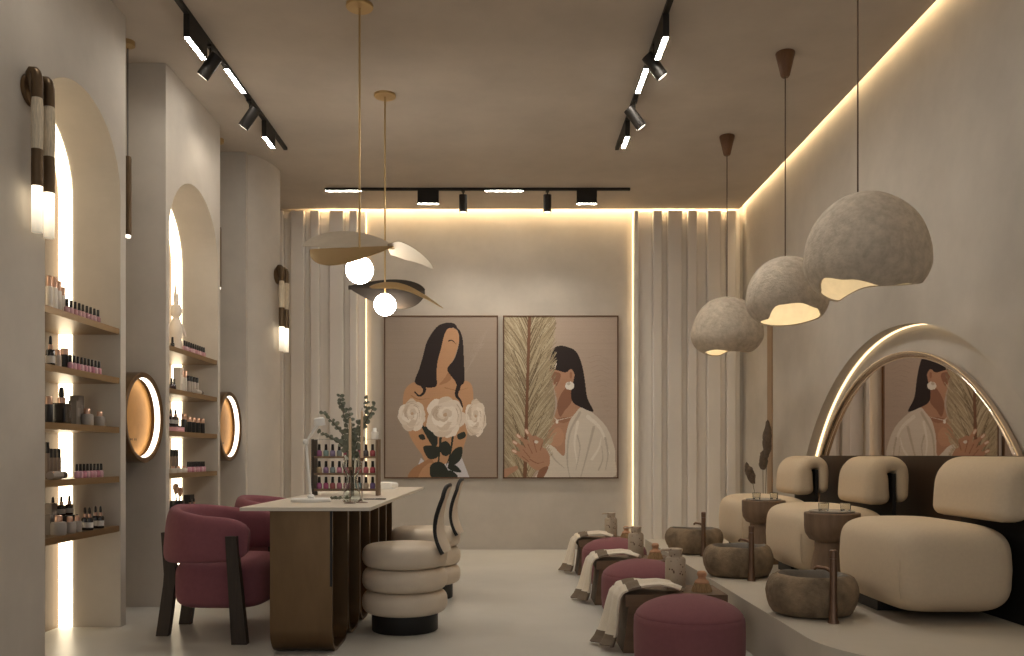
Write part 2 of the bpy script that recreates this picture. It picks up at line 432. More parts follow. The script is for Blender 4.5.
def parts_box(w, d, h, c):
    key = ('box', w, d, h, c)
    if key not in CACHE:
        body = G().box(-d/2, d/2, -w/2, w/2, 0, h*.985).bevel(.002).mesh('carton', col_mat(c, .6))
        fl = G().box(d/2, d/2+.0012, -w*.32, w*.32, h*.35, h*.7).mesh('printed_label', col_mat(tuple(min(255, q+22) for q in c), .6))
        CACHE[key] = [('carton', body), ('printed_label', fl)]
    return CACHE[key]
def put(name, parts, label, cat, loc, rz=0.0, group=None, rot=None):
    t = thing(name, label, cat, loc, rz, group)
    if rot: t.rotation_euler = rot
    for nm, me in parts: ob(nm, me, None, t)
    return t
def row_polish(niche, k, p0, p1, n, cols, X=-2.395, word=''):
    y0, y1 = depth(p0, X), depth(p1, X)
    for i in range(n):
        y = y0 + (y1-y0)*i/max(1, n-1); c = cols[i % len(cols)]
        put('nail_polish', parts_polish(c), f'black-capped {word}nail polish, {ORD[i]} from left of its row on {LEV[k]} shelf of {niche} niche', 'nail polish',
            (X, y, SZ[k]), 0, f'nail polishes on the {LEV[k]} shelf of the {niche} niche')
PINKS = [(200, 146, 158), (206, 160, 170), (192, 130, 146), (212, 172, 180)]
NUDES = [(186, 144, 148), (196, 158, 160), (172, 126, 132)]
def at(px, X, k): return (X, depth(px, X), SZ[k])
# near niche, top shelf
for i, (px, h, w) in enumerate([(49.5, .185, .036), (54.5, .19, .034), (58.5, .175, .032), (62.5, .15, .03)]):
    put('lotion_bottle', parts_tube(w, h, (226, 218, 206), 'rose'), f'slim white lotion bottle, {ORD[i]} from left on top shelf of near niche', 'bottle', at(px, -2.44, 0), 0, 'white lotion bottles on the top shelf')
row_polish('near', 0, 67, 98, 9, NUDES)
# second shelf
put('dropper_bottle', parts_dropper(.046, .165, (30, 27, 26)), 'tall black dropper bottle at left end of second shelf, near niche', 'bottle', at(50.5, -2.43, 1))
put('serum_bottle', parts_tube(.034, .10, (190, 176, 162), 'rose'), 'small pale serum bottle between two black ones on second shelf, near niche', 'bottle', at(58, -2.43, 1))
put('dropper_bottle', parts_tube(.046, .115, (34, 30, 29), 'rose'), 'black bottle with rose cap beside the polishes on second shelf, near niche', 'bottle', at(64.5, -2.43, 1))
row_polish('near', 1, 70.5, 99, 9, PINKS, word='pink ')
# middle shelf
put('serum_bottle', parts_tube(.04, .14, (40, 38, 38), 'rose'), 'dark bottle at left end of middle shelf, near niche', 'bottle', at(49, -2.42, 2))
put('perfume_bottle', parts_dropper(.078, .20, (34, 30, 28), 'rose', True), 'square black dropper bottle on middle shelf of near niche', 'bottle', at(61.5, -2.43, 2))
put('carton', parts_box(.07, .05, .185, (122, 112, 104)), 'tall grey carton at back of middle shelf, near niche', 'box', at(77, -2.56, 2))
put('carton', parts_box(.055, .045, .14, (110, 102, 95)), 'shorter grey carton in front of tall one on middle shelf, near niche', 'box', at(75, -2.46, 2))
put('cosmetic_jar', parts_jar(.07, .098, (150, 142, 134)), 'grey jar with rose lid, left of pair on middle shelf, near niche', 'jar', at(87, -2.42, 2))
put('cosmetic_jar', parts_jar(.062, .088, (150, 142, 134)), 'grey jar with rose lid, right of pair on middle shelf, near niche', 'jar', at(99.5, -2.42, 2))
# fourth shelf
for i, (px, h) in enumerate([(47.5, .20), (51, .165), (55, .165), (59, .165)]):
    put('mascara_tube', parts_tube(.022, h, (126, 108, 94)), f'brown tube with black cap, {ORD[i]} from left on fourth shelf, near niche', 'cosmetic tube', at(px, -2.50, 3), 0, 'brown tubes on the fourth shelf')
yt = depth(60, -2.40)
put('cream_tube', parts_tube(.044, .15, (160, 150, 140)), 'grey cream tube lying on its side on fourth shelf, near niche', 'cosmetic tube', (-2.395, yt-.11, SZ[3]+.022), 0, rot=(-PI/2, 0, 0))
row_polish('near', 3, 77, 101, 8, PINKS, X=-2.40, word='pink ')
# lowest shelf
put('carton', parts_box(.06, .05, .16, (136, 126, 116)), 'tall grey carton at left end of lowest shelf, near niche', 'box', at(50, -2.56, 4))
put('carton', parts_box(.045, .045, .11, (120, 112, 104)), 'short grey carton before the tall one on lowest shelf, near niche', 'box', at(48.5, -2.47, 4))
for i, px in enumerate([58.5, 70, 77]):
    put('cosmetic_jar', parts_jar((.078, .062, .05)[i], (.105, .09, .09)[i], (158, 150, 142)), f'pale grey jar with rose lid, {ORD[i]} from left on lowest shelf, near niche', 'jar', at(px, -2.415, 4), 0, 'grey jars on the lowest shelf')
g = G().box(-.03, .03, -.13, .13, 0, .075)
tag(ob('display_riser', g.bevel(.002), BLKCAP, loc=(-2.60, 4.90, SZ[4])), 'small black riser at back of lowest shelf, near niche', 'riser')
for i, dy in enumerate([-.09, 0, .09]):
    put('dropper_bottle', parts_dropper(.044, .115, (52, 40, 34)), f'dropper bottle on the riser, {ORD[i]} of three, lowest shelf, near niche', 'bottle', (-2.60, 4.90+dy, SZ[4]+.075), 0, 'dropper bottles on the riser')
for i, px in enumerate([85, 89.5, 95.5, 100.5]):
    put('dropper_bottle', parts_dropper(.04, .13, (28, 26, 26)), f'small black dropper bottle, {ORD[i]} from left at front of lowest shelf, near niche', 'bottle', at(px, -2.42+.03*(i % 2), 4), 0, 'black dropper bottles on the lowest shelf')
# middle niche
fg = thing('figurine', 'white long-eared figurine standing on top shelf of middle niche', 'figurine', at(176, -2.46, 0))
CER = mat('white_ceramic', rgb(226, 214, 200), 0.4)
ob('body', G().lathe([(0, 0), (.045, 0), (.05, .02), (.04, .09), (.05, .14), (.052, .18), (.03, .235), (.022, .25), (.04, .275), (.044, .31), (.03, .345), (0, .35)], 20, sy=.8), CER, fg)
ob('ear', G().tube([(0, -.012, .335), (0, -.016, .40), (.004, -.012, .50)], [.012, .013, .004], 10), CER, fg)
ob('ear', G().tube([(0, .014, .335), (0, .02, .39), (.004, .03, .44)], [.012, .013, .004], 10), CER, fg)
ob('arm', G().tube([(.0, .04, .22), (.03, .06, .17), (.04, .075, .12)], [.012, .012, .01], 8), CER, fg)
dk = thing('wall_disc', 'small round bronze disc on the back of the middle niche above figurine', 'wall decoration', (-2.655, 6.40, 2.31))
ob('disc', G().lathe([(0, 0), (.055, 0), (.06, .008), (.05, .02), (0, .024)], 24, axis='x'), BRASS, dk)
ob('stem', G().cyl((-.083, 0, 0), (0, 0, 0), .012), BRASS, dk)
put('nail_polish', parts_polish((40, 34, 34)), 'dark nail polish at left end of top shelf, middle niche', 'nail polish', at(172.5, -2.41, 0))
row_polish('middle', 0, 184.5, 204, 10, NUDES)
for i, px in enumerate([171.5, 174]):
    put('nail_polish', parts_polish((60, 44, 46)), f'dark brown nail polish, {ORD[i]} from left on second shelf, middle niche', 'nail polish', at(px, -2.40, 1), 0, 'dark polishes at the end of the second shelf')
put('carton', parts_box(.07, .05, .19, (222, 212, 198)), 'tall cream carton on second shelf of middle niche', 'box', at(178.5, -2.47, 1))
for i, px in enumerate([182.5, 185.5]):
    put('lotion_bottle', parts_tube(.03, .17, (216, 208, 196), 'rose'), f'slim pale bottle, {ORD[i]} right of cream carton on second shelf, middle niche', 'bottle', at(px, -2.45, 1), 0, 'slim pale bottles on the second shelf')
for i, px in enumerate([188.5, 191.2, 194, 196.8]):
    put('serum_bottle', parts_tube(.03, .135, (176, 164, 152)), f'pale bottle with black cap, {ORD[i]} from left on second shelf, middle niche', 'bottle', at(px, -2.43, 1), 0, 'black-capped bottles on the second shelf')
put('cream_tube', parts_tube(.034, .15, (196, 188, 178), 'grey'), 'white cream tube lying on second shelf of middle niche', 'cosmetic tube', (-2.39, depth(195, -2.39), SZ[1]+.017), 0, rot=(-PI/2, 0, 0))
put('carton', parts_box(.15, .06, .035, (224, 170, 180)), 'flat pink carton on middle shelf of middle niche', 'box', at(176.5, -2.42, 2))
g = G().box(-.03, .03, -.13, .13, 0, .06)
tag(ob('display_riser', g.bevel(.002), BLKCAP, loc=(-2.60, 6.50, SZ[2])), 'small black riser at back of middle shelf, middle niche', 'riser')
for i, dy in enumerate([-.09, 0, .09]):
    put('dropper_bottle', parts_dropper(.05, .125, (64, 48, 40)), f'brown dropper bottle on riser, {ORD[i]} of three, middle shelf, middle niche', 'bottle', (-2.60, 6.50+dy, SZ[2]+.06), 0, 'droppers on the riser of the middle niche')
for i, px in enumerate([184, 189, 193, 197.5, 202]):
    put('serum_bottle', parts_tube(.044, (.12 if i else .14), (32, 30, 30), 'rose'), f'black bottle with rose cap, {ORD[i]} from left on middle shelf, middle niche', 'bottle', at(px, -2.43, 2), 0, 'black bottles on the middle shelf')
for i, px in enumerate([171.5, 174.2, 177]):
    put('mascara_tube', parts_tube(.024, .17, (132, 114, 100)), f'brown tube with black cap, {ORD[i]} from left on fourth shelf, middle niche', 'cosmetic tube', at(px, -2.50, 3), 0, 'brown tubes in the middle niche')
for i, px in enumerate([173, 178.5, 184]):
    put('cosmetic_jar', parts_jar(.05, .05, (206, 198, 188)), f'small white jar, {ORD[i]} from left on fourth shelf, middle niche', 'jar', at(px, -2.40, 3), 0, 'white jars in the middle niche')
row_polish('middle', 3, 188, 204, 9, PINKS, word='pink ')
bp = thing('brush_pot', 'dark pot of makeup brushes on lowest shelf of middle niche', 'brush pot', at(177, -2.46, 4))
ob('pot', G().lathe([(0, 0), (.05, 0), (.055, .01), (.05, .09), (.042, .09), (.042, .02), (0, .02)], 20), BLKCAP, bp)
for i, (dx, dy, h) in enumerate([(0, -.015, .2), (.01, .02, .17), (-.015, .01, .19)]):
    b_ = ob('brush_handle', G().cyl((0, dy*.3, .021), (dx, dy*1.6, h-.05), .005), BLKCAP, bp)
    ob('bristles', G().lathe([(0, h-.05), (.01, h-.05), (.022, h-.01), (.018, h+.012), (0, h+.02)], 14, c=(dx, dy*1.6, 0)), col_mat((196, 158, 130), .9), b_)
put('carton', parts_box(.09, .05, .12, (40, 36, 34)), 'black carton on lowest shelf of middle niche', 'box', at(189, -2.50, 4))
for i, px in enumerate([190, 194]):
    put('dropper_bottle', parts_dropper(.036, .10, (30, 27, 27)), f'black dropper bottle, {ORD[i]} before carton on lowest shelf, middle niche', 'bottle', at(px, -2.40, 4), 0, 'droppers on the lowest shelf of the middle niche')

# ------------------------------------------------------------------ round gold mirrors in the slots
def ring_mirror(y, label):
    t = thing('round_wall_light', label, 'wall mirror', (XLB, y, 1.295), 0, 'round bronze backlit discs between the piers')
    w = XL - XLB - .01
    ob('drum', G().lathe([(.262, .10), (.262, w-.004), (.268, w), (.292, w), (.297, w-.006), (.297, 0.002), (.10, .002), (.10, .10)], 64, axis='x'), BRONZE, t)
    ob('gold_disc', G().lathe([(0, .285), (.2615, .285), (.2615, .300), (.10, .302), (0, .302)], 64, axis='x'), GOLD, t)
    ob('light_ring', G().lathe([(.2619, w-.046), (.2575, w-.046), (.2575, w-.012), (.2619, w-.012), (.2619, w-.046)], 64, axis='x', cap=False), LEDRING, t)
    g = G()
    for i, wd in enumerate([.012, .014, .008, .010, .012, 0, .008, .010]):
        if wd: g.box(.3021, .3026, -.13+i*.02, -.13+i*.02+wd, -.150, -.136)
    ob('lettering', g, BLACKF, t, smooth=False)
    return t
ring_mirror(5.505, 'round bronze drum mirror with light ring between near and middle piers')
ring_mirror(7.21, 'round bronze drum mirror with light ring between middle and far piers')

# ------------------------------------------------------------------ wall sconces, slot pendants
SGLASS = mat('frosted_glow_glass', rgb(235, 225, 205), 0.4, emit=1.0, emit_col=(1.0, .86, .64, 1))
_n = SGLASS.node_tree.nodes; _l = SGLASS.node_tree.links
_tc = _n.new('ShaderNodeTexCoord'); _sx = _n.new('ShaderNodeSeparateXYZ'); _mr = _n.new('ShaderNodeMapRange')
_l.new(_tc.outputs['Object'], _sx.inputs[0]); _l.new(_sx.outputs['Z'], _mr.inputs['Value'])
_mr.inputs['From Min'].default_value = -.715; _mr.inputs['From Max'].default_value = -.49
_mr.inputs['To Min'].default_value = .22; _mr.inputs['To Max'].default_value = 1.9
_l.new(_mr.outputs['Result'], _n['Principled BSDF'].inputs['Emission Strength'])
ROPE = mat('cream_wrapped_cord', rgb(214, 200, 176), 0.9, var=0.25, scale=60, stretch=(4, 4, .3), bump=0.5, bscale=90)
sc = thing('wall_sconce', 'twin tube bronze wall sconce beside the near arched niche', 'wall lamp', (XL, 4.15, 2.85))
ob('wall_plate', G().lathe([(0, 0), (.078, 0), (.08, .006), (.078, .02), (.06, .024), (0, .024)], 32, axis='x'), BRONZE, sc)
for dy in (-.052, .055):
    a = ob('arm', G().tube([(.02, dy*.3, -.01), (.026, dy*.55, .02), (.032, dy*.8, .045), (.038, dy*.95, .062), (.046, dy, .071), (.054, dy, .070), (.061, dy, .062), (.066, dy, .048), (.068, dy, .03), (.068, dy, -.06)], .026, 16), BRONZEDK, sc)
    ob('wrapped_sleeve', G().lathe([(0, -.06), (.024, -.06), (.028, -.10), (.0285, -.20), (.026, -.31), (0, -.31)], 18, c=(.068, dy, 0)), ROPE, a)
    ob('lower_tube', G().lathe([(0, -.31), (.027, -.31), (.027, -.49), (0, -.49)], 18, c=(.068, dy, 0)), BRONZEDK, a)
    ob('glass_tube', G().lathe([(0, -.49), (.0255, -.49), (.0255, -.715), (0, -.715)], 18, c=(.068, dy, 0)), SGLASS, a)
s2 = dup(sc, (-2.172, 7.93, 2.74), 'twin tube bronze wall sconce on the rounded far pier', rz=-.12)
def slot_pendant(x, y, label):
    t = thing('tube_pendant', label, 'pendant lamp', (x, y, H), 0, 'slim tube pendants between the piers')
    ob('ceiling_cap', G().lathe([(0, 0), (.045, 0), (.045, -.03), (.02, -.045), (0, -.045)], 20), BRASS, t)
    ob('cord', G().cyl((0, 0, -.045), (0, 0, -.75), .003, n=8), BLACK, t)
    ob('tube', G().lathe([(0, -.75), (.02, -.755), (.023, -.77), (.023, -1.27), (0, -1.27)], 18), BRONZEDK, t)
    ob('light_tip', G().lathe([(0, -1.27), (.018, -1.27), (.018, -1.285), (0, -1.285)], 16), LEDRING, t)
slot_pendant(-2.485, 5.505, 'slim bronze tube pendant above the nearer round mirror')
slot_pendant(-2.475, 7.21, 'slim bronze tube pendant above the farther round mirror')

# ------------------------------------------------------------------ track lights
ZR = H - .025
def rail(p0, p1, label):
    g = G(); d = .016
    if abs(p0[0]-p1[0]) < 1e-6: g.box(p0[0]-d, p0[0]+d, p0[1], p1[1], ZR, H)
    else: g.box(p0[0], p1[0], p0[1]-d, p0[1]+d, ZR, H)
    tag(ob('track_rail', g, BLACK, smooth=False), label, 'track rail', 'black ceiling track rails')
def linbox(x, y, ln, along, h, label, led=None):
    t = thing('ceiling_linear_light', label, 'track light', (x, y, ZR), 0 if along == 'y' else PI/2, 'linear lights on the ceiling tracks')
    ob('housing', G().box(-.019, .019, -ln/2, ln/2, -h, 0), BLACK, t, smooth=False)
    ob('diffuser', G().box(-.015, .015, -ln/2+.006, ln/2-.006, -h-.0012, -h), led or LEDTRACK, t, smooth=False)
def spot(x, y, dr, label, power=40, ang=70):
    t = thing('spotlight', label, 'track light', (x, y, ZR), 0, 'cylinder spotlights on the ceiling tracks')
    d = Vector(dr).normalized(); c = Vector((0, 0, -.125))
    ob('stem', G().cyl((0, 0, 0), (0, 0, -.085), .007, n=8).box(-.018, .018, -.03, .03, -.012, 0), BLACK, t)
    b_ = ob('barrel', G().cyl(c-d*.08, c+d*.09, .041, n=24).bevel(.003), BLACK, t)
    ob('lens', G().cyl(c+d*.0902, c+d*.0915, .032, n=20), mat('spot_lens', rgb(255, 244, 225), .4, emit=2.5, emit_col=WARMW), t)
    l = bpy.data.lights.new('spot_beam', 'SPOT'); l.energy = power; l.color = (1, .90, .76); l.spot_size = math.radians(ang); l.spot_blend = .8; l.shadow_soft_size = .03
    lo = bpy.data.objects.new('spot_beam', l); COL.objects.link(lo); lo.parent = t
    lo.location = c + d*.10; lo.rotation_euler = d.to_track_quat('-Z', 'Y').to_euler()
rail((-1.95, 2.6), (-1.95, 7.40), 'black track rail on the ceiling above the armchairs')
rail((.968, 2.6), (.968, 7.40), 'black track rail on the ceiling above the poufs')
rail((-1.848, 8.53), (1.249, 8.53), 'black track rail across the ceiling before the paintings')
for x, sd, nm in ((-1.95, -1, 'left'), (.968, 1, 'right')):
    w = {'left': 'track above the armchairs', 'right': 'track above the poufs'}[nm]
    linbox(x, 5.26, .30, 'y', .14, f'nearer black box light hanging from the {w}', LEDTRACK2 if sd > 0 else LEDTRACK)
    linbox(x, 6.87, .26, 'y', .13, f'farther black box light hanging from the {w}', LEDTRACK2 if sd > 0 else LEDTRACK)
    linbox(x, 6.03, .40, 'y', .004, f'flush bright linear light in the {w}', LEDTRACK2 if sd > 0 else LEDTRACK)
    linbox(x, 3.9, .40, 'y', .004, f'nearest flush linear light in the {w}', LEDTRACK2 if sd > 0 else LEDTRACK)
    spot(x, 5.52, (sd*.62, .1, -.78), f'nearer black cylinder spotlight on the {w}', 4, 110)
    spot(x, 6.37, (sd*.60, .1, -.78), f'farther black cylinder spotlight on the {w}', 4, 110)
linbox(-1.66, 8.53, .37, 'x', .004, 'flush linear light at left end of the track before the paintings')
linbox(-.03, 8.53, .39, 'x', .004, 'flush linear light in middle of the track before the paintings')
linbox(-.80, 8.53, .215, 'x', .135, 'black box light, left one on the track before the paintings')
linbox(.81, 8.53, .205, 'x', .135, 'black box light, right one on the track before the paintings')
spot(-.445, 8.53, (0, .12, -1), 'black cylinder spotlight above the painting of the woman with roses', 36, 125)
spot(.41, 8.53, (0, .12, -1), 'black cylinder spotlight above the painting with dried palm', 36, 120)

# ------------------------------------------------------------------ paintings
def art(name, label, x0, x1, z0, z1, bg, layers, ox, oy, s):
    t = thing(name, label, 'painting', ((x0+x1)/2, YB, (z0+z1)/2))
    cx, cz = (x0+x1)/2, (z0+z1)/2; w, h = (x1-x0)/2, (z1-z0)/2
    ob('canvas', G().box(-w+.012, w-.012, -.035, 0, -h+.012, h-.012), bg, t, smooth=False)
    g = G()
    g.box(-w, -w+.014, -.042, 0, -h, h).box(w-.014, w, -.042, 0, -h, h).box(-w+.014, w-.014, -.042, 0, -h, -h+.014).box(-w+.014, w-.014, -.042, 0, h-.014, h)
    ob('frame', g, FRAMEW, t, smooth=False)
    x_0, x_1 = CX+(x0+.014)*F/9.30, CX+(x1-.014)*F/9.30; y_0, y_1 = CY-(z1-.014-EYE)*F/9.30, CY-(z0+.014-EYE)*F/9.30
    nx = 228; ny = int(nx*(y_1-y_0)/(x_1-x_0))
    U = (x_0+(np.arange(nx)+.5)/nx*(x_1-x_0)-ox)*s; V = (y_0+(np.arange(ny)+.5)/ny*(y_1-y_0)-oy)*s
    GU, GV = np.meshgrid(U, V)
    img = np.zeros((ny, nx, 3)); img[:] = BGC[bg.name]
    rs = np.random.RandomState(5)
    for c, k, pts in layers:
        c = np.array([lin(q) for q in c])
        if k: m_ = seg_mask(GU, GV, pts, k)
        else: m_ = poly_mask(GU, GV, pts)
        img[m_] = c
    img *= (1+.05*(rs.rand(ny, 1, 1)-.5))*(1+.07*(rs.rand(ny, nx, 1)-.5))
    xs = np.linspace(-w+.014, w-.014, nx+1); zs = np.linspace(h-.014, -h+.014, ny+1)
    X, Z = np.meshgrid(xs, zs); co_ = np.stack([X, np.full_like(X, -.0362), Z], -1).reshape(-1, 3)
    ii, jj = np.meshgrid(np.arange(nx), np.arange(ny)); a_ = (jj*(nx+1)+ii).ravel()
    quads = np.stack([a_, a_+nx+1, a_+nx+2, a_+1], -1)
    me = bpy.data.meshes.new('artwork')
    me.vertices.add(len(co_)); me.vertices.foreach_set('co', co_.ravel())
    me.loops.add(quads.size); me.loops.foreach_set('vertex_index', quads.ravel())
    me.polygons.add(len(quads)); me.polygons.foreach_set('loop_start', np.arange(0, quads.size, 4)); me.polygons.foreach_set('loop_total', np.full(len(quads), 4))
    me.update(calc_edges=True)
    at_ = me.color_attributes.new('paint', 'FLOAT_COLOR', 'CORNER')
    colr = np.ones((len(quads), 4, 4)); colr[:, :, :3] = img.reshape(-1, 1, 3)
    at_.data.foreach_set('color', colr.ravel().astype(np.float32))
    me.materials.append(PAINT)
    ob('artwork', me, None, t)
    return t
import numpy as np
BGC = {'taupe_canvas': tuple(lin(c) for c in (158, 142, 128)), 'blush_canvas': tuple(lin(c) for c in (180, 162, 147))}
PAINT = bpy.data.materials.new('canvas_paint'); PAINT.use_nodes = True
_a = PAINT.node_tree.nodes.new('ShaderNodeVertexColor'); _a.layer_name = 'paint'
PAINT.node_tree.links.new(_a.outputs['Color'], PAINT.node_tree.nodes['Principled BSDF'].inputs['Base Color'])
PAINT.node_tree.nodes['Principled BSDF'].inputs['Roughness'].default_value = .8
def poly_mask(X, Y, pts):
    m = np.zeros(X.shape, bool); n = len(pts)
    for i in range(n):
        (xa_, ya_), (xb_, yb_) = pts[i], pts[(i+1) % n]
        if ya_ == yb_: continue
        c = ((ya_ > Y) != (yb_ > Y)) & (X < (xb_-xa_)*(Y-ya_)/(yb_-ya_)+xa_)
        m ^= c
    return m
def seg_mask(X, Y, pts, wd):
    m = np.zeros(X.shape, bool); n = len(pts)-1
    for i in range(n):
        (xa_, ya_), (xb_, yb_) = pts[i], pts[i+1]
        wa = max(.55, wd*(1-.7*i/n)); dx, dy = xb_-xa_, yb_-ya_; L2 = dx*dx+dy*dy+1e-9
        sl = (X > min(xa_, xb_)-wa) & (X < max(xa_, xb_)+wa) & (Y > min(ya_, yb_)-wa) & (Y < max(ya_, yb_)+wa)
        t_ = np.clip(((X[sl]-xa_)*dx+(Y[sl]-ya_)*dy)/L2, 0, 1)
        m[sl] |= (X[sl]-xa_-t_*dx)**2+(Y[sl]-ya_-t_*dy)**2 < wa*wa
    return m
def smooth(pts, k=4):
    n = len(pts); out = []
    for i in range(n):
        p0, p1, p2, p3 = [Vector(pts[(i+d) % n]) for d in (-1, 0, 1, 2)]
        for q in range(k):
            t = q/k; out.append(tuple(.5*((2*p1)+(p2-p0)*t+(2*p0-5*p1+4*p2-p3)*t*t+(3*p1-p0-3*p2+p3)*t**3)))
    return out
def crv(pts, k=5):
    P = [Vector(p) for p in pts]; P = [P[0]*2-P[1]]+P+[P[-1]*2-P[-2]]; out = []
    for i in range(1, len(P)-2):
        p0, p1, p2, p3 = P[i-1:i+3]
        for q in range(k):
            t = q/k; out.append(tuple(.5*((2*p1)+(p2-p0)*t+(2*p0-5*p1+4*p2-p3)*t*t+(3*p1-p0-3*p2+p3)*t**3)))
    return out+[tuple(P[-2])]
def blob(cx, cy, rx, ry, n=22, j=.12, seed=1):
    r = random.Random(seed)
    return [(cx+rx*math.cos(2*PI*i/n)*(1+r.uniform(-j, j)), cy+ry*math.sin(2*PI*i/n)*(1+r.uniform(-j, j))) for i in range(n)]
def S(c, w, *pts): return (c, w, crv(pts))
def Pg(c, *pts): return (c, 0, smooth(pts))
SK = (190, 146, 110); SKD = (168, 124, 90); HAIR = (40, 28, 27); ROSEC = (222, 208, 192); LEAF = (42, 46, 38)
def rose(cx, cy, rx, ry, seed, tilt=0.0):
    r = random.Random(seed); L = []
    def B(x, y, a, b, c, j, n=14): L.append((c, 0, smooth(blob(cx+rx*x, cy+ry*y, rx*a, ry*b, n, j, r.randint(0, 999)))))
    tones = [(222,208,192), (232,220,206), (212,196,178), (236,226,214), (204,186,166)]
    for k in range(7):
        a = 6.28*k/7+r.random()*.4; B(.52*math.cos(a), .52*math.sin(a), .48, .46, tones[k % 3], .12)
    B(0, 0, .72, .70, tones[0], .08)
    for k in range(6):
        a = 6.28*k/6+.5+r.random()*.4; B(.30*math.cos(a), -.05+.30*math.sin(a), .40, .36, tones[(k+1) % 5], .14)
    for k in range(5):
        a = 6.28*k/5+r.random(); B(.14*math.cos(a), -.10+.14*math.sin(a), .24, .20, tones[(k+3) % 5], .14)
    B(.02, -.12, .10, .09, (198, 168, 140), .2)
    for k in range(7):
        a0 = r.uniform(0, 6.28); q = r.uniform(.35, .9)
        L.append(((190, 170, 150), 1.6, [(cx+rx*q*math.cos(a0+i*.16), cy+ry*(q*math.sin(a0+i*.16)-.05)) for i in range(7)]))
    return L
lay = [Pg(SK, (262,72),(284,70),(300,84),(305,115),(298,150),(284,190),(270,212),(264,238),(284,260),(320,272),(345,278),(358,305),(358,360),(346,430),(334,490),(316,550),(296,612),(200,612),(160,556),(122,500),(100,440),(88,385),(90,330),(104,296),(135,278),(165,296),(214,292),(218,250),(222,200),(235,150),(248,95)),
  Pg(SKD, (228,288),(250,262),(264,240),(276,262),(258,280)),
  S(SKD, 2, (250,300),(300,310),(340,300)), S(SKD, 2, (120,330),(150,345),(190,340)),
  ((206,202,206), 0, [(146,600),(158,570),(176,590),(178,648),(135,648)]), ((206,202,206), 0, [(240,600),(312,562),(346,648),(235,648)]),
  Pg(SKD, (112,652),(120,618),(156,592),(196,574),(208,600),(198,652)), Pg(SK, (150,652),(163,614),(200,590),(198,652)),
  Pg(HAIR, (265,48),(225,60),(196,95),(178,130),(165,180),(150,230),(134,278),(165,296),(200,299),(219,290),(218,250),(222,200),(235,150),(248,97),(262,72),(280,68),(290,55)),
  Pg(HAIR, (262,50),(290,55),(298,68),(311,85),(320,120),(324,200),(326,272),(313,292),(304,312),(290,275),(272,252),(259,230),(268,212),(286,190),(300,150),(306,110),(299,80),(280,66)),
  S(HAIR, 8, (306,285),(296,318),(298,335),(310,350),(318,374)), S(HAIR, 7, (158,285),(172,305),(166,322),(150,331),(134,316)),
  S((48,34,30), 2.6, (265,119),(278,117),(293,131))]
lay += [S(LEAF, 5, (235,480),(228,560),(220,640)), S(LEAF, 5, (165,450),(190,500),(225,560)), S(LEAF, 4, (282,480),(270,560),(255,600)),
  Pg(LEAF, (172,452),(200,458),(222,490),(217,526),(190,505)), Pg(LEAF, (166,530),(200,522),(232,535),(222,568),(188,574)), Pg(LEAF, (230,520),(255,506),(274,530),(262,562),(238,556)),
  Pg(LEAF, (272,562),(290,535),(318,530),(312,575),(285,600),(262,610)), Pg(LEAF, (194,602),(225,585),(252,600),(264,642),(200,648)), Pg(LEAF, (260,606),(290,598),(314,626),(280,622)), Pg(LEAF, (238,628),(275,620),(300,645),(250,648)), Pg(LEAF, (298,482),(325,470),(330,490),(305,500)), Pg(LEAF, (148,484),(168,480),(174,498),(158,500))]
lay += rose(123, 408, 54, 66, 3) + rose(368, 418, 43, 76, 5) + rose(250, 414, 78, 82, 4)
for k in range(9): lay.insert(0, S((168,152,138), 1.2, (330+9*k, 240-14*k), (350+5*k, 200-8*k), (345+9*k, 150-10*k)))
art('painting', 'framed painting of a long-haired woman holding three white roses', (384-CX)*9.3/F, (498-CX)*9.3/F, EYE+(CY-478.5)*9.3/F, EYE+(CY-315.5)*9.3/F, CANVAS1, lay, 380, 310, 3.859)
SK2 = (178, 136, 110); SK2D = (142, 100, 78); COAT = (214, 204, 190); COATD = (190, 179, 164); COATL = (228, 220, 208)
lay = []
for k in range(12): lay.append(S((170,152,137), 1.2, (330+6*k, 180+18*k), (370+3*k, 170+19*k), (410, 190+17*k)))
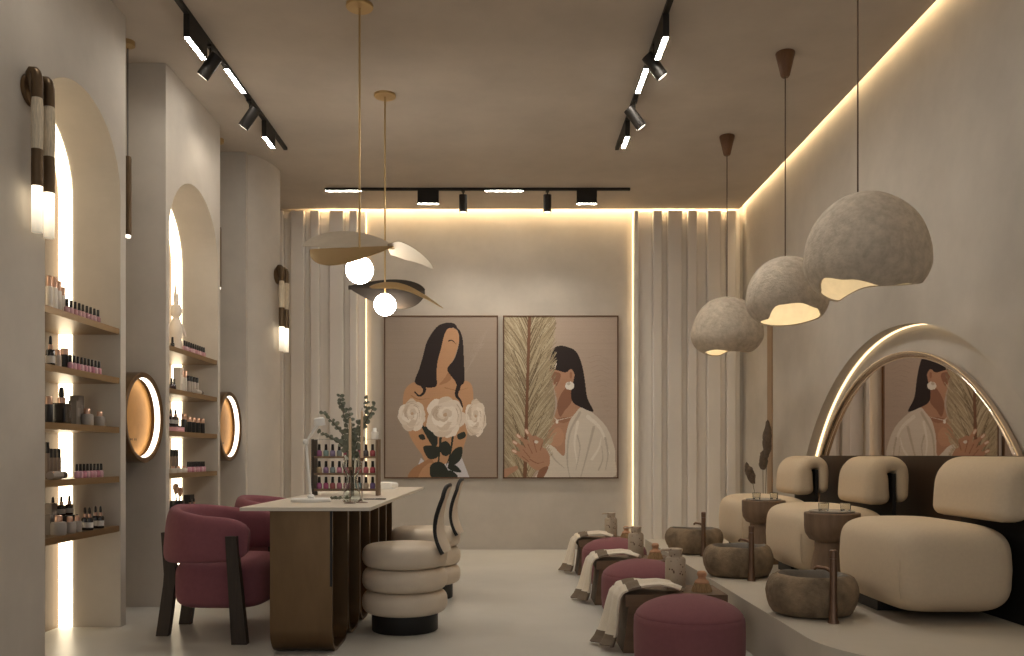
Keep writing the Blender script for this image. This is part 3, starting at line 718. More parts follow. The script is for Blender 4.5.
lay += [Pg(SK2, (185,212),(245,230),(268,222),(280,240),(278,262),(266,300),(272,345),(306,370),(272,405),(246,470),(245,545),(170,530),(170,470),(203,400),(215,350),(205,300),(196,260)),
  Pg(SK2D, (215,352),(238,302),(268,282),(270,340),(244,376),(225,400)), Pg((156,114,90), (205,412),(245,402),(270,408),(240,424)), Pg((190,146,118), (182,470),(220,440),(240,470),(225,510),(180,500)), Pg(SK2D, (190,235),(228,240),(214,282),(203,276)),
  Pg(COAT, (308,364),(350,388),(400,440),(428,510),(432,560),(412,634),(146,634),(164,595),(188,560),(168,503),(200,512),(240,548),(246,480),(260,420),(282,388)),
  S(COATD, 5, (300,385),(262,460),(252,560),(262,630)), S(COATD, 5, (352,440),(332,520),(304,625)), S(COATL, 7, (330,400),(380,450),(410,540)), S(COATD, 4, (395,480),(405,540),(396,600)), S(COATD, 4, (180,520),(205,560),(240,592)), S(COATL, 5, (292,420),(280,500),(290,580)), S(COATL, 5, (345,560),(370,520),(380,480)), S(COATD, 3, (290,470),(300,520),(285,600)), S(COATD, 3, (370,600),(385,560),(382,510)),
  Pg(HAIR, (203,142),(225,134),(252,138),(285,155),(306,200),(318,260),(328,330),(351,381),(306,366),(274,347),(266,312),(276,265),(279,240),(266,222),(247,234),(215,226),(182,216),(194,165)),
  (SK2, 0, blob(265, 242, 11, 21, 14, .04, 2)), ((156,112,88), 0, blob(266, 244, 5, 13, 14, .04, 2)), ((228,222,212), 0, blob(262, 284, 17, 16, 14, .08, 3)), ((192,182,168), 0, blob(258, 276, 7, 6, 10, .1, 4)),
  S((226,214,198), 1.6, (205,405),(216,413),(240,408),(282,398)), ((230,224,214), 0, blob(214, 419, 5, 8, 10, .1, 6)), S((214,206,196), 2, (212,200),(204,222))]
rr = random.Random(11)
FR = [(190,174,142), (170,152,120), (146,128,98), (204,190,160), (122,106,80), (160,142,110), (180,164,132)]
lay.append(Pg((154,138,114), (18,24),(118,16),(205,24),(196,120),(184,210),(200,290),(206,370),(178,460),(150,530),(92,640),(10,640),(6,300)))
for i in range(330):
    t = (i + rr.random())/330; y0 = 700 - 680*t; x0 = 110 - 18*(y0/640)
    for sd in (-1, 1):
        ln = rr.uniform(70, 128); up = rr.uniform(1.3, 2.3)
        x1 = x0 + sd*ln; y1 = y0 - ln*up
        lay.append((tuple(int(q*.7+.3*g_) for q, g_ in zip(rr.choice(FR), (162, 150, 130))), rr.uniform(1.6, 3.2), crv([(x0, y0), (x0+sd*ln*.35, y0-ln*up*.5), (max(14, min(x1, 212+rr.uniform(-14, 2))), y1)], 3)))
for i in range(40):
    t = rr.random(); y0 = 640*t+30; x0 = 106; sd = rr.choice((-1, 1)); ln = rr.uniform(40, 90)
    lay.append(((104, 88, 66), 1.2, [(x0, y0), (x0+sd*ln*.4, y0-ln*.9), (x0+sd*ln*.8, y0-ln*2)]))
lay += [((118,84,62), 0, [(105,16),(117,16),(108,300),(100,640),(86,640),(97,300)])]
lay += [Pg(SK2, (92,545),(110,520),(140,505),(178,530),(188,565),(178,592),(140,602),(108,580)), S(SK2D, 2, (112,560),(140,575),(165,570))]
for a, b, c in (((130,525),(118,482),(98,452)), ((114,530),(98,497),(66,470)), ((104,545),(80,517),(52,495)), ((100,560),(76,542),(50,528)), ((145,518),(152,492),(132,478))):
    lay.append(((176,134,108), 11, [a, b, c])); lay.append((SK2D, 1.4, [tuple(Vector(a)+Vector((7, 8))), tuple(Vector(b)+Vector((7, 7)))]))
for a, b in (((98,452),(104,462)), ((66,470),(74,477)), ((52,495),(60,500)), ((50,528),(58,532))): lay.append(((222,196,178), 4, [a, b]))
lay += [((214,206,196), 0, blob(136, 495, 8, 6, 10, .1, 9)), Pg(SK2D, (150,598),(182,588),(160,632),(138,632)), Pg(SK2, (14,600),(40,590),(64,585),(66,598),(40,615),(14,632))]
art('painting', 'framed painting of a woman in white robe behind a dried palm leaf', (503-CX)*9.3/F, (618.5-CX)*9.3/F, EYE+(CY-478.5)*9.3/F, EYE+(CY-315.5)*9.3/F, CANVAS2, lay, 500, 310, 3.752)

# ------------------------------------------------------------------ manicure table
TZ = .78
tb = thing('manicure_table', 'long manicure table with pale stone top on ribbed bronze base', 'table', (-1.04, 5.71, 0))
ob('table_top', G().box(-.335, .335, -1.39, 1.39, TZ-.018, TZ).bevel(.003), TOPST, tb)
xl, xr_ = -1.243+1.04, -.916+1.04
ys = [4.40, 4.85, 5.24, 5.61, 6.00, 6.37, 6.70]; th = .018
for i, (a, b) in enumerate(zip(ys, ys[1:])):
    a += 0.004; b -= 0.004; r = .13; a -= 5.71; b -= 5.71
    out = [(a, TZ-.018)] + [(a+r-r*math.cos(t), r-r*math.sin(t)) for t in [PI/2*k/10 for k in range(11)]] + [(b-r+r*math.sin(t), r-r*math.cos(t)) for t in [PI/2*k/10 for k in range(11)]] + [(b, TZ-.018)]
    ri = r-th
    inn = [(b-th, TZ-.018)] + [(b-th-ri+ri*math.cos(t), th+ri-ri*math.sin(t)) for t in [PI/2*k/10 for k in range(11)]] + [(a+th+ri-ri*math.sin(t), th+ri-ri*math.cos(t)) for t in [PI/2*k/10 for k in range(11)]] + [(a+th, TZ-.018)]
    ob('base_ribbon', G().prism(out+inn, 'x', xl, xr_), BRONZE, tb)
ob('edge_gap_strip', G().box(xr_-.012, xr_+.001, 4.400-5.71, 4.403-5.71, .36, TZ-.018), BLACKF, tb, smooth=False, label='black strip standing in for a dark gap')  # solid black strip, painted shade of the gap inside the ribbon

# ---- things on the table
dl = thing('desk_lamp', 'white jointed desk lamp standing on the manicure table', 'desk lamp', (-1.13, 4.84, TZ))
ob('base', G().lathe([(0, 0), (.112, 0), (.115, .004), (.115, .016), (.108, .021), (0, .021)], 36, sy=.8), WHITE, dl)
ob('lower_arm', G().cyl((.0, 0, .021), (-.028, 0, .338), .009, .007, 12).sup((0, 0, .032), (.022, .02, .014), 1, 1, 16, 10), WHITE, dl)
ob('joint', G().sup((-.028, 0, .345), (.018, .018, .018), 1, 1, 16, 10), WHITE, dl)
ob('upper_arm', G().cyl((-.028, 0, .345), (.05, -.02, .452), .0085, .0085, 12), WHITE, dl)
ob('lamp_head', G().sweep([((.058+.0, -.02, .438), (.030, 0, .004), (0, .022, 0)), ((.054, -.02, .452), (.032, 0, .004), (0, .024, 0)), ((.052, -.02, .478), (.030, 0, .004), (0, .022, 0)), ((.051, -.02, .484), (.022, 0, .003), (0, .016, 0))], 20, 2.6), WHITE, dl)
rk = thing('polish_rack', 'wooden three-tier nail polish rack on the manicure table', 'rack', (-1.075, 5.62, TZ))
ob('side_panel', G().box(-.222, -.204, -.055, .055, 0, .372), DKWOOD, rk, smooth=False)
ob('side_panel', G().box(.204, .222, -.055, .055, 0, .372), WALNUT, rk, smooth=False)
RZ = [.045, .150, .262]
for z in RZ: ob('tier', G().box(-.204, .204, -.05, .05, z-.014, z), WALNUT, rk, smooth=False)
ob('top_panel', G().box(-.222, .222, -.055, .055, .372, .376), GLASS, rk, smooth=False)
RC = [[(150,70,130),(120,150,148),(140,118,160),(120,130,128),(170,70,90),(186,60,70),(150,60,76),(60,56,58),(190,66,76)],
      [(196,166,120),(150,110,160),(116,134,138),(190,110,140),(176,70,90),(190,120,110),(206,110,110),(206,90,100),(200,56,72)],
      [(170,70,130),(178,56,110),(160,60,66),(190,100,130),(150,80,100),(196,150,140),(110,140,140),(200,180,150),(110,80,150)]]
CN = {0: 'top', 1: 'middle', 2: 'bottom'}
def cname(c):
    tb_ = {'purple': (150,70,140), 'teal grey': (118,140,140), 'lavender': (145,115,160), 'red': (190,60,72), 'pink': (196,108,130), 'beige': (198,170,130), 'charcoal': (60,56,58), 'coral': (200,130,115)}
    return min(tb_, key=lambda k: sum((a-b)**2 for a, b in zip(tb_[k], c)))
for r_ in range(3):
    for i in range(9):
        c0 = RC[r_][i]; c = tuple(int(q*.72+.28*165) for q in c0)
        put('nail_polish', parts_polish(c), f'{cname(c0)} nail polish, {ORD[i]} from left on {CN[r_]} tier of table rack', 'nail polish',
            (-1.075-.178+.0445*i, 5.62-.012, TZ+RZ[2-r_]), 0, f'nail polishes on the {CN[r_]} tier of the rack').scale = (1.22, 1.22, 1.0)
put('candle_jar', parts_jar(.05, .075, (236, 230, 220), 'white'), 'small white jar on top of the nail polish rack', 'jar', (-1.075+.19, 5.62, TZ+.376))
# vase and eucalyptus
VX, VY = -.897, 4.86
VG = mat('grey_vase_glass', rgb(238, 242, 240), 0.02, trans=1.0, ior=1.12)
tag(ob('glass_vase', G().lathe([(0, 0), (.05, 0), (.054, .006), (.044, .08), (.030, .13), (.034, .16), (.055, .20), (.056, .215), (.044, .255), (.046, .27), (.043, .27), (.040, .255), (.051, .215), (.050, .20), (.030, .16), (.026, .13), (.040, .08), (.048, .010), (0, .008)], 32), VG, loc=(VX, VY, TZ)), 'tapered clear glass vase holding eucalyptus on the table', 'vase')
eu = thing('eucalyptus_sprigs', 'grey-green eucalyptus sprigs standing in the glass vase', 'plant', (VX, VY, TZ))
EUL = mat('eucalyptus_leaf', rgb(128, 132, 116), .7, var=.15, scale=30); EUS = mat('eucalyptus_stem', rgb(92, 84, 66), .7)
def sprig(g, gl, pts, n, seed, r0=.021):
    r = random.Random(seed); P = [Vector(p) for p in pts]
    def ev(t):
        t = t*(len(P)-1); i = min(int(t), len(P)-2); return P[i].lerp(P[i+1], t-i)
    g.tube([ev(k/10) for k in range(11)], [.0022]*10+[.001], 6)
    for k in range(n):
        t = .25+.75*k/(n-1); c = ev(t)
        for sd in (-1, 1):
            a = r.uniform(0, 6.28); s = r0*(1.15-.6*t)*r.uniform(.8, 1.2)
            d = Vector((sd*math.cos(a*.3), .7*math.sin(a), r.uniform(.1, .7))).normalized()
            w = d.cross(Vector((r.uniform(-.3, .3), -1, r.uniform(-.3, .3)))).normalized()
            nrm = d.cross(w)
            lp = []
            for q in range(10):
                an = 2*PI*q/10; lp.append(c + d*s*(1+math.cos(an)) + w*s*.8*math.sin(an) + nrm*.002*math.cos(2*an))
            gl.loops([lp, [p + nrm*.0008 for p in lp]])
g, gl = G(), G()
for k, (pts, n) in enumerate([([(0,0,.03),(.0,0,.27),(-.02,0,.40),(-.055,.01,.52),(-.07,0,.61)], 13), ([(0.01,0,.03),(.005,0,.26),(-.05,.01,.38),(-.11,0,.46),(-.165,-.01,.51)], 11),
      ([(0,.01,.03),(.01,.01,.26),(.03,.01,.40),(.075,.01,.50),(.09,0,.60)], 11), ([(.01,0,.03),(.01,0,.26),(.05,.0,.40),(.09,-.01,.48),(.135,-.01,.56)], 10),
      ([(0,-.01,.03),(-.005,0,.26),(-.06,-.01,.33),(-.12,-.02,.37),(-.185,-.02,.40)], 8), ([(0,0,.03),(0,0,.26),(.0,.0,.36),(.0,0,.44),(-.02,0,.53)], 10)]):
    sprig(g, gl, pts, n, k)
ob('stems', g, EUS, eu); ob('leaves', gl, EUL, eu, smooth=False)
sp = thing('eucalyptus_sprig', 'small eucalyptus sprig lying beside the desk lamp base', 'plant', (-1.0, 4.97, TZ+.012))
g, gl = G(), G(); sprig(g, gl, [(-.05, 0, 0), (0, .0, 0), (.06, .01, 0)], 7, 31, .014)
ob('stem', g, EUS, sp); ob('leaves', gl, EUL, sp, smooth=False)
CAND = mat('beige_wax', rgb(222, 196, 164), .5)
def candle(x, y, zc, top, label):
    t = thing('candle_holder', f'copper stem candle holder, {label}', 'candle holder', (x, y, TZ))
    ob('base', G().lathe([(0, 0), (.033, 0), (.033, .003), (.01, .006), (0, .006)], 24), COPPER, t)
    ob('stem', G().cyl((0, 0, .006), (0, 0, zc), .003, n=8), COPPER, t)
    ob('cup', G().lathe([(0, zc), (.008, zc), (.013, zc+.018), (.0105, zc+.018), (.0085, zc+.006), (0, zc+.006)], 16), COPPER, t)
    c = thing('taper_candle', f'beige taper candle in holder, {label}', 'candle', (x, y, TZ+zc+.006))
    ob('wax', G().lathe([(0, 0), (.008, 0), (.0082, .01), (.0075, top-.01), (.004, top), (0, top)], 14), CAND, c)
    ob('wick', G().cyl((0, 0, top), (.001, 0, top+.016), .0012, n=6), BLACKF, c)
candle(-.878, 4.70, .185, .285, 'left and nearer of the pair')
candle(-.822, 4.76, .235, .28, 'right and farther of the pair')
sx_ = thing('cuticle_scissors', 'small dark scissors lying on the table right of the vase', 'scissors', (-.80, 5.08, TZ+.004))
ob('blade', G().hexa([(-.07,-.004,-.003),(.0,-.006,-.003),(.0,.004,-.003),(-.07,-.002,-.003),(-.07,-.004,.0),(.0,-.006,.0),(.0,.004,0),(-.07,-.002,0)]), BLACK, sx_)
ob('blade', G().hexa([(-.07,.004,.0),(.0,-.004,.0),(.0,.006,.0),(-.07,.006,.0),(-.07,.004,.003),(.0,-.004,.003),(.0,.006,.003),(-.07,.006,.003)]), BLACK, sx_)
for sd in (-1, 1):
    ob('handle_loop', G().tube([(.035+.03*math.cos(a), sd*.014+.011*math.sin(a), 0) for a in [2*PI*i/16 for i in range(17)]], .003, 6), BLACK, sx_)
uv = thing('nail_lamp', 'white nail curing lamp at the far end of the table', 'nail lamp', (-.945, 6.70, TZ), PI-.3); uv.scale = (.64, .64, .64)
ob('shell', G().sweep([((0, -.09, .04), (.085, 0, 0), (0, 0, .028)), ((0, -.085, .045), (.095, 0, 0), (0, 0, .036)), ((0, .06, .05), (.10, 0, 0), (0, 0, .042)), ((0, .09, .045), (.09, 0, 0), (0, 0, .034))], 24, 3.5), WHITE, uv)
ob('base_plate', G().box(-.095, .095, -.08, .085, 0, .012), WHITE, uv)
ob('opening', G().sweep([((0, -.0935, .036), (.06, 0, 0), (0, 0, .02)), ((0, -.089, .036), (.06, 0, 0), (0, 0, .02))], 20, 3), BLACKF, uv)

# ------------------------------------------------------------------ stools with ringed seats
st = thing('ringed_stool', 'cream ringed stool with curved back, nearer one at the manicure table', 'stool', (-.615, 5.07, 0))
ob('plinth', G().lathe([(0, 0), (.195, 0), (.198, .004), (.198, .118), (0, .118)], 48), BLACKF, st)
def ringp(z0, z1, R=.256):
    h = (z1-z0)/2; c = (z0+z1)/2; L = [(0, z0)]
    for k in range(13):
        a = -PI/2+PI*k/12; L.append((R-h*.95+h*.95*math.copysign(abs(math.cos(a))**.8, math.cos(a)), c+h*math.copysign(abs(math.sin(a))**.8, math.sin(a))))
    return L + [(0, z1)]
for k in range(3):
    z0 = .106+.137*k
    prof = ringp(z0, z0+.136)
    if k == 2: prof = prof[:-1] + [(.12, z0+.142), (0, z0+.145)]
    ob('cushion_ring', G().lathe(prof, 56), LEATHER, st)
def bk(u, v, r0):
    a = (u-.5)*2*math.radians(23)
    top = .868 - .07*abs(2*u-1)**5
    z = .47 + (top-.47)*v; rr_ = r0 + .14 - .05*math.sin(PI*v**.9)
    return (rr_*math.cos(a)-.145, rr_*math.sin(a)*(1-.15*v), z)
ob('backrest', G().grid(lambda u, v: bk(u, v, .262), 24, 12, -.026), LEATHER, st)
edge = [bk(0, v/10, .275) for v in range(11)] + [bk(u/24, 1, .275) for u in range(1, 25)] + [bk(1, 1-v/10, .275) for v in range(1, 11)]
ob('edge_trim', G().tube(edge, .013, 10), BLACKF, st)
dup(st, (-.60, 6.22, 0), 'cream ringed stool with curved back, farther one at the manicure table')

# ------------------------------------------------------------------ plum armchairs
ch = thing('armchair', 'plum round-backed armchair with dark wooden legs, nearer one at the table', 'armchair', (-1.72, 5.06, 0))
ob('seat', G().sup((.06, 0, .308), (.27, .315, .146), .42, .5, 40, 20), PLUM, ch)
fr = []
N_ = 90
for k in range(N_+1):
    s = -1+2*k/N_
    a = s*math.radians(118)
    x = .01 - .27*math.cos(a); y = .355*math.sin(a)
    if abs(s) > .76:
        e = (abs(s)-.76)/.24; x = .01-.27*math.cos(math.radians(118)*.76) + .265*e; y = math.copysign(.355*math.sin(math.radians(118)*.76)+.0*e, s)
    fr.append((s, Vector((x, y, 0))))
frames = []
for k, (s, p) in enumerate(fr):
    t = (fr[min(k+1, N_)][1]-fr[max(k-1, 0)][1]).normalized(); n = Vector((t.y, -t.x, 0))
    e = abs(s); zt = .755-.07*e**1.5; zb = .425+.03*e
    q = min(1.0, (1-e)/.13); sh = math.sqrt(max(.02, 1-(1-q)**2))
    cz = (zt+zb)/2; hz = (zt-zb)/2*(.45+.55*sh); th_ = .044*(.4+.6*sh)
    frames.append((p+Vector((0, 0, cz)), n*th_+Vector((0,0,0)), Vector((n.x*.015, n.y*.015, hz))))
ob('backrest', G().sweep(frames, 22, 3.2), PLUM, ch)
for sy in (-1, 1):
    # front legs: planks leaning back at the top, outside the arm
    x0, x1 = .165, .235; y0 = sy*.40; y1 = sy*.44
    ob('leg', G().hexa([(.195, sy*.365, 0), (.280, sy*.365, 0), (.280, sy*.415, 0), (.195, sy*.415, 0), (.165, sy*.385, .60), (.225, sy*.385, .60), (.225, sy*.43, .60), (.165, sy*.43, .60)]).bevel(.006), DKWOOD, ch)
    # rear legs: kinked planks
    g = G()
    A = [(-.315, 0), (-.272, .30), (-.268, .36), (-.285, .60)]; B = [(-.245, 0), (-.205, .30), (-.20, .36), (-.228, .60)]
    poly = A + B[::-1]
    yy0, yy1 = sorted((sy*.145, sy*.195))
    ob('leg', g.prism(poly, 'y', yy0, yy1).bevel(.005), DKWOOD, ch)
dup(ch, (-1.70, 6.22, 0), 'plum round-backed armchair, farther one behind the near armchair at the table')

# ------------------------------------------------------------------ brass leaf pendants over the table
def petal(name, m, parent, spine, wd, prof, th=.004, nu=28, nv=10, cup=0.0):
    # spine: function u -> Vector; wd: function u -> (near vector, far vector)
    def fn(u, v):
        c = Vector(spine(u)); a, b = wd(u); w = prof(u)
        return c + (Vector(a)*(1-2*v) if v < .5 else Vector(b)*(2*v-1))*w + Vector((0, 0, cup*w*(abs(2*v-1)**2)))
    return ob(name, G().grid(fn, nu, nv, th), m, parent)
def leafprof(p=1.0, q=.7):
    return lambda u: max(.02, math.sin(PI*min(1, max(0, u))**p))**q
def pend(x, y, zg, label):
    t = thing('leaf_pendant', label, 'pendant lamp', (x, y, H), 0)
    ob('canopy', G().lathe([(0, 0), (.082, 0), (.082, -.014), (.078, -.018), (0, -.018)], 36), BRASS, t)
    ob('rod', G().cyl((0, 0, -.018), (0, 0, zg+.078-H), .0065, n=10), BRASS, t)
    ob('globe', G().sup((0, 0, zg-H), (.082, .082, .082), 1, 1, 32, 20), GLOBE, t)
    return t
t1 = pend(-.888, 5.06, 2.164, 'brass leaf pendant with pale spread leaves, nearer one above the table')
z = 2.285-H
petal('upper_leaf', LITLEAF, t1, lambda u: (-.345+.555*u, .0, z+.025-.02*u), lambda u: ((0, 0, -.002), (0, .14, .135)), leafprof(.85, .6))
petal('lower_leaf', BRASS, t1, lambda u: (-.30+.51*u, 0, z+.004+.022*u), lambda u: ((0, -.15, -.125), (0, .012, .012)), leafprof(.62, .9), cup=-.01)  # brass against the paler upper half: uneven light on the leaf put into colour
petal('side_leaf', SILVER, t1, lambda u: (.17+.275*u, .02-.02*u, z+.01-.115*u*u), lambda u: ((0, -.06, .045), (.02, .06, -.045)), lambda u: max(.03, math.sqrt(max(0, 1-u**1.6)))*min(1, .55+u*1.6))
t2 = pend(-.918, 6.32, 2.18, 'brass leaf pendant with dark bowl leaf, farther one above the table')
z = 2.262-H
petal('dark_leaf', DARKLEAF, t2, lambda u: (-.305+.59*u, .15, z+.085-.03*u), lambda u: ((.02, -.05, -.18), (0, .10, .075)), leafprof(1.55, .5), cup=.02)
petal('small_leaf', BRASS, t2, lambda u: (-.105+.55*u, -.09, z+.035+.045*math.sin(PI*min(1, u*1.5)*.62)-.20*u*u), lambda u: ((.01, -.045, -.035), (.0, .05, .03)), lambda u: max(.02, math.sin(PI*u**.6)**.8))

# ------------------------------------------------------------------ stone-like dome pendants
def dome(x, y, ztop, rx, ry, ru, rd, rim, label, offx=0, seed=0, skew=0.0, lip=0.0, cx=0.0):
    t = thing('dome_pendant', label, 'pendant lamp', (x, y, H), 0)
    ob('ceiling_cone', G().lathe([(0, 0), (.062, 0), (.064, -.006), (.03, -.155), (.022, -.165), (0, -.165)], 28), mat('turned_wood', rgb(104, 72, 46), .5, var=.15, scale=30, stretch=(4, 4, .5)), t)
    ob('cord', G().cyl((0, 0, -.165), (0, 0, ztop-H+.005), .0045, n=8), mat('brown_cord', rgb(86, 66, 50), .7), t)
    zc = ztop-ru-H
    n, m = 64, 22
    def pt(i, j, k=1.0):
        a = 2*PI*i/n; th_ = rim(a)*j/m
        c = math.cos(th_); s = abs(math.sin(th_))**(.95 if c > 0 else .9)
        zz = (ru if c > 0 else rd + lip*math.sin(a))*math.copysign(abs(c), c)
        p = Vector((offx*(1-c)*.5 + rx*k*s*math.cos(a)*(1+.04*math.cos(2*a+seed)), ry*k*s*math.sin(a)*(1+.04*math.sin(2*a)), zz*k))
        p.z += skew*p.x; p.x += cx
        d = 1+.02*noise.noise(p*5+Vector((seed, 0, 0)))
        return Vector((p.x*d, p.y*d, zc+p.z*d))
    g = G()
    out = [[pt(i, max(j, .02)) for i in range(n)] for j in range(m+1)]
    inn = [[pt(i, max(j, .02), .955) for i in range(n)] for j in range(m+1)]
    V = [[g.b.verts.new(p) for p in l] for l in out]; W = [[g.b.verts.new(p) for p in l] for l in inn]
    for j in range(m):
        for i in range(n):
            g.mi = 0; g._f([V[j][i], V[j][(i+1) % n], V[j+1][(i+1) % n], V[j+1][i]])
            g.mi = 1; g._f([W[j][i], W[j+1][i], W[j+1][(i+1) % n], W[j][(i+1) % n]])
    for i in range(n):
        g.mi = 0; g._f([V[m][i], V[m][(i+1) % n], W[m][(i+1) % n], W[m][i]])
    g.mi = 0; g._f(V[0]); g.mi = 1; g._f(W[0][::-1])
    ob('shade', g, [CLAY, CLAYIN], t)
    b_ = ob('bulb', G().sup((offx*.4, 0, zc+ru*.42), (.045, .045, .055), 1, 1, 20, 12), BULB, t)
    ob('socket', G().cyl((offx*.3, 0, zc+ru*.42+.05), (0, 0, zc+ru*.955), .018, n=12), BLACK, t)
    return t
rad = math.radians
# azimuth: 0 = +x (towards the wall), 270 = towards the camera
def keyed(keys):
    K = sorted(keys); K = K + [(K[0][0]+360, K[0][1])]
    def f(a):
        d = math.degrees(a) % 360
        for (x0, v0), (x1, v1) in zip(K, K[1:]):
            if x0 <= d <= x1:
                t = (d-x0)/(x1-x0); t = t*t*(3-2*t); return rad(v0+(v1-v0)*t)
        return rad(K[0][1])
    return f
dome(1.875, 4.49, 2.452, .312, .30, .37, .225, keyed([(0, 120), (60, 112), (125, 146), (170, 134), (200, 118), (225, 126), (270, 139), (315, 131)]), 'largest clay dome pendant, nearest of three above the seats', 0, 1, .0, cx=.045)
dome(1.875, 5.66, 2.384, .282, .27, .29, .19, keyed([(0, 131), (90, 143), (180, 141), (212, 140), (242, 113), (268, 110), (300, 118), (330, 127)]), 'middle clay dome pendant of three, its lit opening widest', 0, 4, .0, cx=.012)
dome(1.87, 7.14, 2.392, .297, .27, .32, .19, keyed([(0, 140), (60, 125), (110, 152), (150, 156), (180, 142), (225, 139), (270, 147), (315, 147)]), 'smallest clay dome pendant, farthest of three above the seats', 0, 8, .0)

# ------------------------------------------------------------------ pedicure seats
def cush(q):
    # front face (local -x) bulges towards the top, base narrows
    k = 1-.10*max(0, -q.z)**2
    return Vector((q.x*(1-.03*q.z)*k, q.y*k, q.z - .10*max(0, q.x)**2*(q.z > 0) - .06*max(0,-q.x)**3*q.z))
seat = thing('pedicure_seat', 'cream pebble-shaped pedicure seat with bolster backrest, nearest of three', 'chair', (2.06, 4.22, .265))
ob('cushion', G().sup((.01, 0, .252), (.29, .40, .215), .40, .35, 56, 28, cush), CREAM, seat)
ob('seam', G().tube([(-.245, -.345, .12), (-.255, -.352, .17), (-.258, -.354, .24), (-.254, -.348, .30)], .003, 6), CREAM, seat)
ob('plinth', G().box(-.19, .27, .02, .28, 0, .09).bevel(.005), BLACKF, seat)
ob('back_panel', G().box(.314, .336, -.335, .135, .0, .672).bevel(.006), BLACKF, seat)
path = crv([(.230, .535), (.230, .60), (.232, .66), (.240, .695), (.262, .722), (.295, .735), (.325, .737), (.352, .728), (.372, .706), (.379, .67), (.380, .60), (.380, .55)], 4)
frames = []
for k, (x, z) in enumerate(path):
    a = Vector(path[max(k-1, 0)]); b = Vector(path[min(k+1, len(path)-1)]); t = (b-a).normalized(); n = Vector((-t.y, t.x))
    fk = k/(len(path)-1)
    h = .080*(1-fk)+.036*fk
    h *= 1-.16*math.exp(-((z-.737)/.05)**2)
    L_ = .25
    base = (Vector((x, 0, z)), Vector((n.x, 0, n.y)), h)
    def endf(sgn):
        out = []
        for q in range(7):
            w_ = PI/2*q/6; ex = .05*(1-math.sin(w_)); m_ = .05*(1-math.cos(w_))
            # q=0: outermost cap, q=6: full section
            k2 = math.sqrt(max(0, 1-((6-q)/6)**2)); off = .05*(6-q)/6
            out.append((base[0]+Vector((t.x, 0, t.y))*sgn*off, base[1], max(.004, h-.05*(1-k2)), (0, 1, 0), L_-.05*(1-k2), max(.003, .06*k2)))
        return out
    if k == 0: frames += endf(-1)[:-1]
    frames.append((base[0], base[1], h, (0, 1, 0), L_, .06))
    if k == len(path)-1: frames += endf(1)[:-1][::-1]
ob('bolster', G().rsweep([(c_+Vector((0, -.10, -.008)), *r_) for c_, *r_ in frames], 8), CREAM, seat)
dup(seat, (2.06, 5.51, .265), 'cream pebble-shaped pedicure seat with bolster backrest, middle of three')
dup(seat, (2.06, 6.80, .265), 'cream pebble-shaped pedicure seat with bolster backrest, farthest of three')
for c_ in seat.children:
    if c_.name.split('.')[0] in ('bolster', 'back_panel'): c_.scale.y = 1.28

# ------------------------------------------------------------------ stone basins and copper taps
def basin(x, y, seed, label):
    prof = [(0, 0), (.15, 0), (.185, .012), (.202, .04), (.214, .07), (.220, .095), (.222, .12), (.218, .145), (.210, .168), (.197, .186), (.182, .197)]
    pin = [(.166, .200), (.152, .19), (.135, .14), (.10, .08), (0, .06)]
    t = thing('stone_basin', label, 'basin', (x, y, .265))
    g = G(); L = []
    allp = prof + pin
    n = 90
    for r, z in allp:
        l = []
        for i in range(n):
            a = 2*PI*i/n; p = Vector((r*math.cos(a)*1.02, r*math.sin(a)*.88, z))
            f = noise.fractal(p*6+Vector((seed, 0, seed)), .8, 2, 4)
            k = 1 + .06*noise.noise(Vector((math.cos(a)*1.3+seed, math.sin(a)*1.3, 0))) + .05*f*(z > .005 and r > .17)
            l.append((p.x*k, p.y*k, max(0, z + (.010*noise.noise(Vector((math.cos(a)*1.5, math.sin(a)*1.5, seed))) if z > .15 else 0))))
        L.append(l)
    ob('outer_shell', G().loops(L[:12], cap=False).loops([L[0], [(0.001*math.cos(2*PI*i/n), .001*math.sin(2*PI*i/n), 0) for i in range(n)]], cap=False), STONE, t)
    ob('bowl', G().loops(L[11:], cap=False), STONEIN, t)
    return t
def tap(x, y, label):
    t = thing('basin_tap', label, 'tap', (x, y, .265))
    ob('post', G().lathe([(0, 0), (.026, 0), (.026, .008), (.020, .02), (.017, .12), (.0165, .30), (0, .30)], 24), COPPER, t)
    ob('handle', G().lathe([(0, .302), (.0172, .302), (.0172, .338), (.014, .342), (0, .342)], 24).cyl((0, 0, .33), (.0, -.028, .338), .004, n=8), COPPER, t)
    ob('spout', G().tube([(0, 0, .235), (-.02, .03, .25), (-.045, .08, .252), (-.05, .10, .24)], [.009, .009, .008, .008], 10), COPPER, t)
    return t
for i, (y, yt_, nm) in enumerate([(4.15, 3.925, 'nearest'), (5.46, 5.24, 'middle'), (6.74, 6.52, 'farthest')]):
    basin(1.505, y, i*3.1+1, f'rough stone foot basin on the platform, {nm} of three')
    tap(1.525, yt_, f'slim copper tap post standing before the {nm} stone basin')

